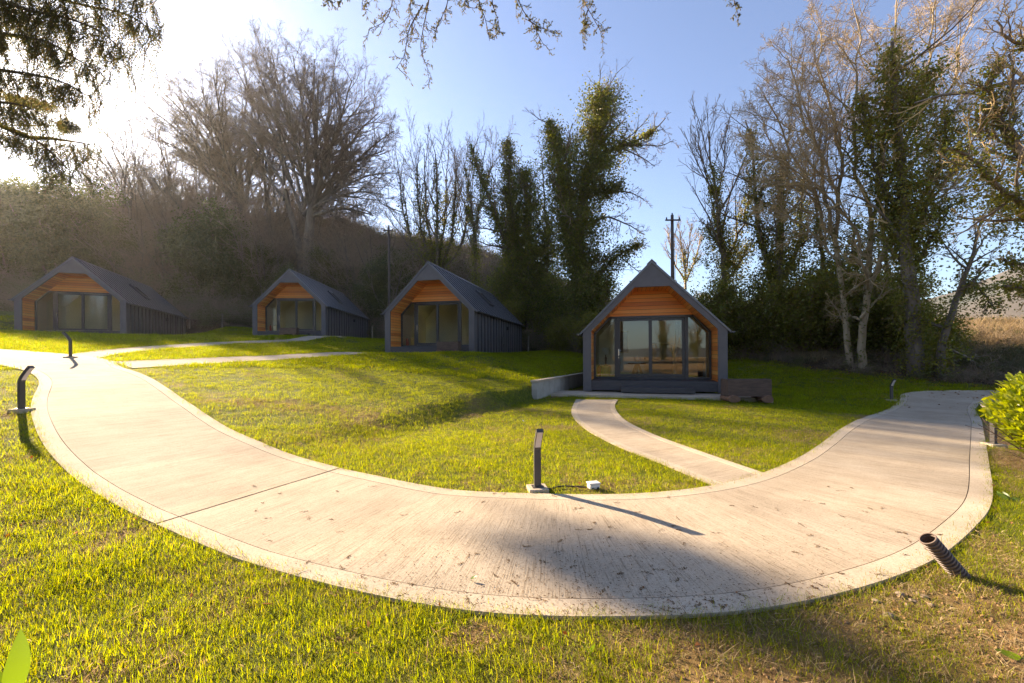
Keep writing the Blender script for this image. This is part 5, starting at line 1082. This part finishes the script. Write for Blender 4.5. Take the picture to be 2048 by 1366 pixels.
b = MB(); b.tube(spline([(0, 0, 4.2), (1.0, 4.0, 5.5), (1.2, 6.4, 6.4), (2.0, 7.0, 6.6), (3.0, 7.3, 6.6)], 20), np.linspace(.09, .02, 20), 7); b.tube(spline([(0, 0, 4.0), (.6, 3.4, 5.2), (.8, 6.6, 6.2), (.2, 7.2, 6.3)], 20), np.linspace(.07, .015, 20), 7); b.build('bough', MT['conetwig'], o, True)
dd = 4.2
sprig_limbs(o, b0, [([(868, -60, dd), (862, 0, dd), (850, 60, dd), (846, 100, dd), (868, 160, dd)], 1.1), ([(800, -50, dd), (790, 0, dd), (775, 40, dd), (740, 60, dd)], 1.0), ([(850, 10, dd), (822, 60, dd), (812, 110, dd), (795, 138, dd)], .9), ([(895, -50, dd), (900, 0, dd), (885, 40, dd), (872, 66, dd)], 1.0), ([(840, -40, dd), (825, 10, dd), (835, 60, dd)], 1.0), ([(770, -60, dd), (745, -20, dd), (730, 0, dd), (728, 22, dd)], .9),
     ([(960, -50, dd), (962, 0, dd), (975, 40, dd), (983, 82, dd)], .75), ([(985, -50, dd), (990, 10, dd), (1000, 40, dd), (1004, 70, dd)], .5), ([(1030, -60, dd), (1045, 10, dd), (1070, 50, dd), (1092, 92, dd)], .95), ([(1060, 40, dd), (1085, 55, dd), (1110, 62, dd)], .7), ([(925, -50, dd), (935, 0, dd), (945, 16, dd)], .7),
     ([(1160, -60, dd), (1172, 0, dd), (1190, 35, dd), (1213, 76, dd)], .9), ([(1180, 20, dd), (1172, 45, dd), (1170, 66, dd)], .8), ([(1462, -40, dd), (1472, 0, dd), (1482, 34, dd)], .45), ([(655, -50, dd), (658, -15, dd), (662, 10, dd)], .8), ([(690, -50, dd), (690, -10, dd), (684, 5, dd)], .4)], rg(103))
tag(o, 'cypress whose dangling brown green sprigs hang down from the top edge', 'cypress')
# farther conifer whose limb tip hangs over the holly
conifer('conifer_tree', 'farther drooping conifer limb showing through the upper left conifer', -40.0, 30.0, 24, [
    ([(-120, 205, 30), (-20, 180, 29.5), (50, 195, 29), (95, 205, 28.6), (128, 225, 28.6)], 1.5), ([(-160, 90, 30), (-80, 60, 30), (-30, 40, 30)], 1.3), ([None] + [tuple(np.r_[hit(1285, 1163), .2] + np.array(q_) + SUN * 43.5) for q_ in ((-.75, .45, .14), (-.2, .12, .12), (.35, -.2, .1))], .36)], rg(111), 1.0, .14, .075, .2, (.4, .9))

# ------------------------------------------------------------------ scattering of stuff
def scatter(name, pts, rot, scl, idx, protos, label, cat):
    me = bpy.data.meshes.new(name); me.vertices.add(len(pts)); me.vertices.foreach_set('co', np.asarray(pts, np.float32).ravel())
    a = me.attributes.new('rot', 'FLOAT_VECTOR', 'POINT'); a.data.foreach_set('vector', np.asarray(rot, np.float32).ravel())
    a = me.attributes.new('scl', 'FLOAT_VECTOR', 'POINT'); a.data.foreach_set('vector', np.asarray(scl, np.float32).ravel())
    a = me.attributes.new('idx', 'INT', 'POINT'); a.data.foreach_set('value', np.asarray(idx, np.int32))
    o = link(name, me); ng = bpy.data.node_groups.new(name, 'GeometryNodeTree'); ng.interface.new_socket('Geometry', in_out='INPUT', socket_type='NodeSocketGeometry'); ng.interface.new_socket('Geometry', in_out='OUTPUT', socket_type='NodeSocketGeometry')
    N = ng.nodes.new; L = ng.links.new; gi, go = N('NodeGroupInput'), N('NodeGroupOutput'); iop = N('GeometryNodeInstanceOnPoints'); L(gi.outputs[0], iop.inputs['Points'])
    j = N('GeometryNodeJoinGeometry')
    for pl in protos[::-1]:
        jj = N('GeometryNodeJoinGeometry')
        for p in pl:
            oi = N('GeometryNodeObjectInfo'); oi.inputs['Object'].default_value = p; L(oi.outputs['Geometry'], jj.inputs[0])
        g2 = N('GeometryNodeGeometryToInstance'); L(jj.outputs[0], g2.inputs[0]); L(g2.outputs[0], j.inputs[0])
    L(j.outputs[0], iop.inputs['Instance']); iop.inputs['Pick Instance'].default_value = True
    for nm, ty, sk in (('rot', 'FLOAT_VECTOR', 'Rotation'), ('scl', 'FLOAT_VECTOR', 'Scale'), ('idx', 'INT', 'Instance Index')):
        na = N('GeometryNodeInputNamedAttribute'); na.data_type = ty; na.inputs['Name'].default_value = nm; L(na.outputs['Attribute'], iop.inputs[sk])
    L(iop.outputs[0], go.inputs[0]); m = o.modifiers.new('scatter', 'NODES'); m.node_group = ng
    tag(o, label, cat, kind='stuff'); return o
def tuft(r, n, h, spread, w_, lean=.5, m='grass', segs=3):
    V, T3, Q4 = [], [], []
    for k in range(n):
        a = r.random() * 6.28; p = r.normal(0, spread, 3) * [1, 1, 0]; dv = np.array([math.cos(a), math.sin(a), 0]); sd = np.array([-dv[1], dv[0], 0]); hh_ = h * r.uniform(.45, 1.25); le = lean * r.uniform(.2, 1.5) * hh_; ww = w_ * r.uniform(.6, 1.3); b = len(V)
        for q in range(segs):
            t_ = q / segs; c = p + dv * le * t_ * t_ + np.array([0, 0, hh_ * t_ * (1 - .25 * t_)]); w2 = ww * .5 * (1 - .75 * t_ ** 2); V += [c - sd * w2, c + sd * w2]
        V.append(p + dv * le * 1.0 + np.array([0, 0, hh_ * .75]))
        for q in range(segs - 1): i = b + 2 * q; Q4.append([i, i + 1, i + 3, i + 2])
        i = b + 2 * (segs - 1); T3.append([i, i + 1, i + 2])
    return mesh_np('tuft', np.array(V), [np.array(Q4), np.array(T3)], MT[m], unlinked=True)
r = rg(201)
def hard(x, y):
    k = np.zeros(x.shape, bool)
    for p in HARD + FOOT + [GRAVEL]: k |= inpoly(x, y, p)
    return k
def wedge(n, r0, r1, half=R(57)):
    rad = np.sqrt(r.uniform(r0 * r0, r1 * r1, n)); a = r.uniform(-half, half, n); return np.sin(a) * rad, np.cos(a) * rad
TG = [tuft(r, 11, .075, .042, .0030, .6) for _ in range(6)] + [tuft(r, 11, .045, .05, .0032, 1.0) for _ in range(3)]
TF = [tuft(r, 20, .085, .085, .0085, .6) for _ in range(5)]
PT, SC_, IX = [], [], []
for r0, r1, dens, s0, far_ in ((1.2, 4.2, 1050, .86, 0), (4.2, 8, 620, .86, 0), (8, 14, 240, .98, 0), (14, 24, 70, 1.1, 1), (24, 42, 26, 1.4, 1)):
    n = int(R(57) * (r1 * r1 - r0 * r0) * dens); x, y = wedge(n, r0, r1)
    den = lawn_mask(x, y) * (1 - .93 * soil_mask(x, y)) * (.5 + .7 * np.clip(1.6 * fbm(x, y, 2.2, 61, 3) - .25, 0, 1))
    ok = (r.random(n) < den * 1.25) & ~hard(x, y); x, y = x[ok], y[ok]; PT.append(np.stack([x, y, height(x, y) - .004], -1))
    s = s0 * (.65 + .75 * fbm(x, y, 1.6, 71, 3)) * (1 + .35 * sst(0, 5, -x) * (1 - sst(4, 6, y))); SC_.append(np.stack([s, s, s * r.uniform(.75, 1.2, len(s))], -1)); IX.append(r.integers(0, 9, len(x)) if not far_ else r.integers(9, 14, len(x)))
for E_, q_ in ((FI, 2600), (FO, 5200)):      # blades that lean over the path edge
    e_ = E_[r.integers(0, len(E_), q_)] + r.normal(0, .028, (q_, 2)); k = (np.hypot(e_[:, 0], e_[:, 1]) < 11) & (r.random(q_) < .25 + .9 * fbm(e_[:, 0], e_[:, 1], 1.3, 77, 3)); e_ = e_[k]; PT.append(np.c_[e_, height(e_[:, 0], e_[:, 1]) - .004]); s = r.uniform(.5, 1.0, len(e_)); SC_.append(np.stack([s, s, s], -1)); IX.append(r.integers(0, 9, len(e_)))
PT, SC_, IX = map(np.concatenate, (PT, SC_, IX)); RT = np.stack([r.normal(0, .12, len(PT)), r.normal(0, .12, len(PT)), r.random(len(PT)) * 6.28], -1)
scatter('lawn_grass', PT, RT, SC_, IX, [[p] for p in TG + TF], 'short yellow green lawn grass with thin patches', 'grass'); print('grass', len(PT))
# dead thatch and crumbs on the bare ground
TD = [tuft(r, 9, .05, .03, .004, 1.6, 'drygrass') for _ in range(3)]
n = 110000; x, y = wedge(n, 1.2, 10); k = soil_mask(x, y) * lawn_mask(x, y) + .12; ok = (r.random(n) < k * .8) & ~hard(x, y); x, y = x[ok], y[ok]; s = r.uniform(.4, 1.1, len(x))
scatter('dead_thatch', np.stack([x, y, height(x, y) - .003], -1), np.stack([r.normal(0, .6, len(x)), r.normal(0, .6, len(x)), r.random(len(x)) * 6.28], -1), np.stack([s, s, s * .55], -1), r.integers(0, 3, len(x)), [[p] for p in TD], 'straw coloured dead grass on the thin lawn', 'dead grass')
def crumb(r):
    import bmesh
    bm = bmesh.new(); bmesh.ops.create_icosphere(bm, subdivisions=1, radius=.5)
    for v_ in bm.verts: v_.co *= 1 + .6 * (r.random() - .5)
    me = bpy.data.meshes.new('crumb'); bm.to_mesh(me); bm.free(); me.materials.append(MT['crumb']); return bpy.data.objects.new('crumb', me)
MT['crumb'] = M_surface('soil_crumbs', [(.3, (.13, .075, .035)), (.55, (.24, .145, .065)), (.75, (.36, .24, .12))], 1.5, .95, .3, 40)
CR = [crumb(r) for _ in range(4)]
n = 90000; x, y = wedge(n, 1.2, 8); k = soil_mask(x, y) * lawn_mask(x, y); ok = (r.random(n) < k * .8) & ~hard(x, y); x, y = x[ok], y[ok]; s = .006 + .020 * r.random(len(x)) ** 3
scatter('soil_crumbs', np.stack([x, y, height(x, y) + .001], -1), r.random((len(x), 3)) * 6.28, np.stack([s, s, s], -1), r.integers(0, 4, len(x)), [[p] for p in CR], 'crumbly brown soil on the bare patches', 'soil')
# woodland floor: tangles of twigs and bramble leaves
def tangle(r, n, rad, h, tw=.010):
    a = r.random(n) * 6.28; s = np.stack([np.cos(a) * rad * r.random(n), np.sin(a) * rad * r.random(n), np.zeros(n)], -1); a2 = r.random(n) * 6.28
    lv = grow(s, np.stack([np.cos(a2) * .6, np.sin(a2) * .6, np.ones(n)], -1), h * r.uniform(.6, 1.5, n), np.full(n, tw), [dict(K=6, wob=.25, trop=-.08, tip=.4, rmin=.006), dict(n=5, ang=(45, 15), len=.45, t=(.3, 1), rr=.7, K=4, wob=.25, rmin=.005)], r)
    V, Q = merge([tubes(P, Rr, 3) for P, Rr in lv]); return mesh_np('tangle', V, [Q], MT['twig'], unlinked=True), lv
TW, BR = [], []
for k in range(4):
    t1, lv = tangle(r, 34, .8, 1.5); TW.append(t1)
for k in range(4):
    t1, lv = tangle(r, 22, .7, 1.0); C = clumps(lv, [40, 60], .12, 14, .14, r, (.2, 1)); C = C[C[:, 2] > 0]; V, T_ = leaves(C, .10, r, .6); BR.append([t1, mesh_np('bramble', V, [T_], MT['scrubleaf'], unlinked=True)])
n = 13000; rad = np.sqrt(r.uniform(17 ** 2, 78 ** 2, n)); a = r.uniform(-R(55), R(54), n); x, y = np.sin(a) * rad, np.cos(a) * rad
keep = (lawn_mask(x, y - 1.6 * (x < 0)) < .25) & (r.random(n) < .25 + .9 * fbm(x, y, .18, 81, 3)) & ((y < np.interp(x, [4, 9, 12, 16, 22, 40], [34, 29, 25, 19.7, 18.4, 18]) + 1.5) | (x < 8) | (r.random(n) < .35))
x, y = x[keep], y[keep]; s = r.uniform(.5, 1.15, len(x)) * np.where(x > 6, .55, 1.0) * (1 + 1.1 * sst(38, 52, y))
ix = np.where(r.random(len(x)) < .55 + .3 * (fbm(x, y, .15, 91, 2) - .5), r.integers(0, 4, len(x)), r.integers(4, 8, len(x)))
scatter('undergrowth', np.stack([x, y, height(x, y) - .08], -1), np.stack([r.normal(0, .1, len(x)), r.normal(0, .1, len(x)), r.random(len(x)) * 6.28], -1), np.stack([s, s, s * r.uniform(.7, 1.2, len(x))], -1), ix, [[p] for p in TW] + BR, 'brown tangle of twigs and brambles on the wooded bank', 'undergrowth'); print('scrub', len(x))
# pale dry grass on the right-hand bank and golden brush beyond
TB_ = [tuft(r, 34, .62, .13, .010, .45, 'drygrass', 4) for _ in range(4)]
n = 14000; x = r.uniform(9, 62, n); y = r.uniform(17, 52, n); yb3 = np.interp(x, [4, 9, 12, 16, 22, 40], [32, 27, 23.5, 19.6, 18, 18])
ok = (y > yb3 + .4) & (np.abs(np.arctan2(x, y)) < R(56)) & (r.random(n) < .3 + fbm(x, y, .3, 95, 3)); x, y = x[ok], y[ok]; s = r.uniform(.6, 1.2, len(x)) * (1 + .9 * sst(30, 44, np.hypot(x, y)))
scatter('dry_grass', np.stack([x, y, height(x, y) - .05], -1), np.stack([r.normal(0, .12, len(x)), r.normal(0, .12, len(x)), r.random(len(x)) * 6.28], -1), np.stack([s, s, s], -1), r.integers(0, 4, len(x)), [[p] for p in TB_], 'pale dry grass on the bank behind the right-hand trees', 'grass')
x = np.r_[r.uniform(14, 24, 260), r.uniform(-1, 9, 160)]; y = np.r_[r.uniform(16.5, 22, 260), r.uniform(29, 33, 160)]; k = lawn_mask(x, y) < .6; x, y = x[k], y[k]
# leaf litter under the right-hand trees
n = 9000; x = r.uniform(7, 30, n); y = r.uniform(12, 26, n); lm2 = lawn_mask(x, y); yf2 = np.interp(x / y, [.3, .52, .7, 1., 1.3], [26, 24, 19.2, 16.3, 14]); k = r.random(n) < np.exp(-((y - yf2 - .3) / 1.4) ** 2) * .9 + .04; x, y = x[k], y[k]
V, T_ = leaves(np.stack([x, y, height(x, y) + .025], -1), .09, r, 2.2); o = mesh_np('leaf_litter', V, [T_], MT['deadleaf']); tag(o, 'brown fallen leaves along the foot of the right-hand trees', 'leaves', kind='stuff')
x, y = wedge(900, 1.5, 13); k = (r.random(900) < .35 + .8 * fbm(x, y, .5, 123, 2)) & ~hard(x, y) & (lawn_mask(x, y) > .5); x, y = x[k], y[k]
V, T_ = leaves(np.stack([x, y, height(x, y) + r.uniform(.015, .05, len(x))], -1), .032, r, 1.2); o = mesh_np('fallen_leaves', V, [T_], MT['deadleaf']); tag(o, 'small brown leaves and bits scattered over the lawn', 'leaves', kind='stuff')
# sprigs and needles fallen on the path
n = 5200; px = r.normal(1180, 380, n); py = 1250 - np.abs(r.normal(0, 120, n)); C = np.array([hit(a_, b_) for a_, b_ in zip(px[:5000], py[:5000])]); C = C[inpoly(C[:, 0], C[:, 1], PATH_POLY)]
a = r.random(len(C)) * 6.28; D_ = np.stack([np.cos(a), np.sin(a), r.normal(0, .12, len(C))], -1); C3 = np.c_[C, height(C[:, 0], C[:, 1]) + PZ + .004]
V1, F1 = put_leaves(C3, D_, r.uniform(.005, .020, len(C3)), r, np.array([(0, 0, 0), (.5, .16, .05), (1, 0, 0), (.5, -.16, .05)]), SC_F, 2.0)
Vs, Fs, off = [V1], [F1], len(V1)
for k in range(120):
    q = hit(r.uniform(500, 1880), r.uniform(975, 1235))
    if not inpoly(q[0], q[1], PATH_POLY): continue
    Cc, Dc, pts = spray_proto(r, r.uniform(.04, .10), 7); sel = r.random(len(Cc)) < .5; Cc, Dc = Cc[sel], Dc[sel]; a = r.random() * 6.28; M = np.array(Matrix.Rotation(a, 3, 'Z') @ Matrix.Rotation(R(86), 3, 'X')); Cc = Cc @ M.T; Dc = Dc @ M.T; Dc[:, 2] *= .25
    V, F_ = put_leaves(Cc + [q[0], q[1], hz(*q) + PZ + .006], Dc, np.full(len(Cc), .014), r, SC_V, SC_F, 1.5); Vs.append(V); Fs.append(F_ + off); off += len(V)
o = mesh_np('needle_litter', np.concatenate(Vs), [np.concatenate(Fs)], MT['needle']); tag(o, 'brown needles and small sprigs fallen on the concrete path', 'litter', kind='stuff')
# woods behind the photographer, seen only in the window reflections
def kids(o): return [c for c in o.children if c.type == 'MESH']
n = 96; x = r.uniform(-75, 60, n); y = r.uniform(-58, -26, n); s = r.uniform(.45, .8, n); x[:3] = (-10.5, -16.5, -13.5); y[:3] = (-21, -24, -27); s[:3] = .6; x[3:33] = r.uniform(-40, -16, 30); y[3:33] = r.uniform(-30, -13, 30); s[3:33] = r.uniform(.55, .95, 30); x[3:10] = (-20, -22, -24.5, -26.5, -23, -18, -29); y[3:10] = (-11, -16, -12.5, -17, -20, -15, -14)
scatter('distant_woods', np.stack([x, y, height(x, y)], -1), np.stack([x * 0, x * 0, r.random(n) * 6.28], -1), np.stack([s, s, s], -1), np.r_[1, 2, 1, r.choice([1, 2, 1, 3, 2], 30), r.integers(0, 3, n - 33)], [kids(sm), kids(iv_a), kids(iv_c), kids(TH[0])], 'sunlit trees reflected in the cabin windows', 'trees')

# ------------------------------------------------------------------ air
def M_haze():
    m, t, out, N, L = nodes('haze_air'); v = N('VolumePrincipled'); v.inputs['Color'].default_value = (.98, .95, .90, 1); v.inputs['Density'].default_value = HAZE; v.inputs['Anisotropy'].default_value = .72
    L(v.outputs[0], out.inputs['Volume']); return m
HAZE = .00015
if HAZE:
    b = MB(); b.box(-2900, -2900, -8, 2900, 2900, 80); o = b.build('haze', M_haze()); tag(o, 'thin sunlit haze in the air', 'haze', kind='stuff')
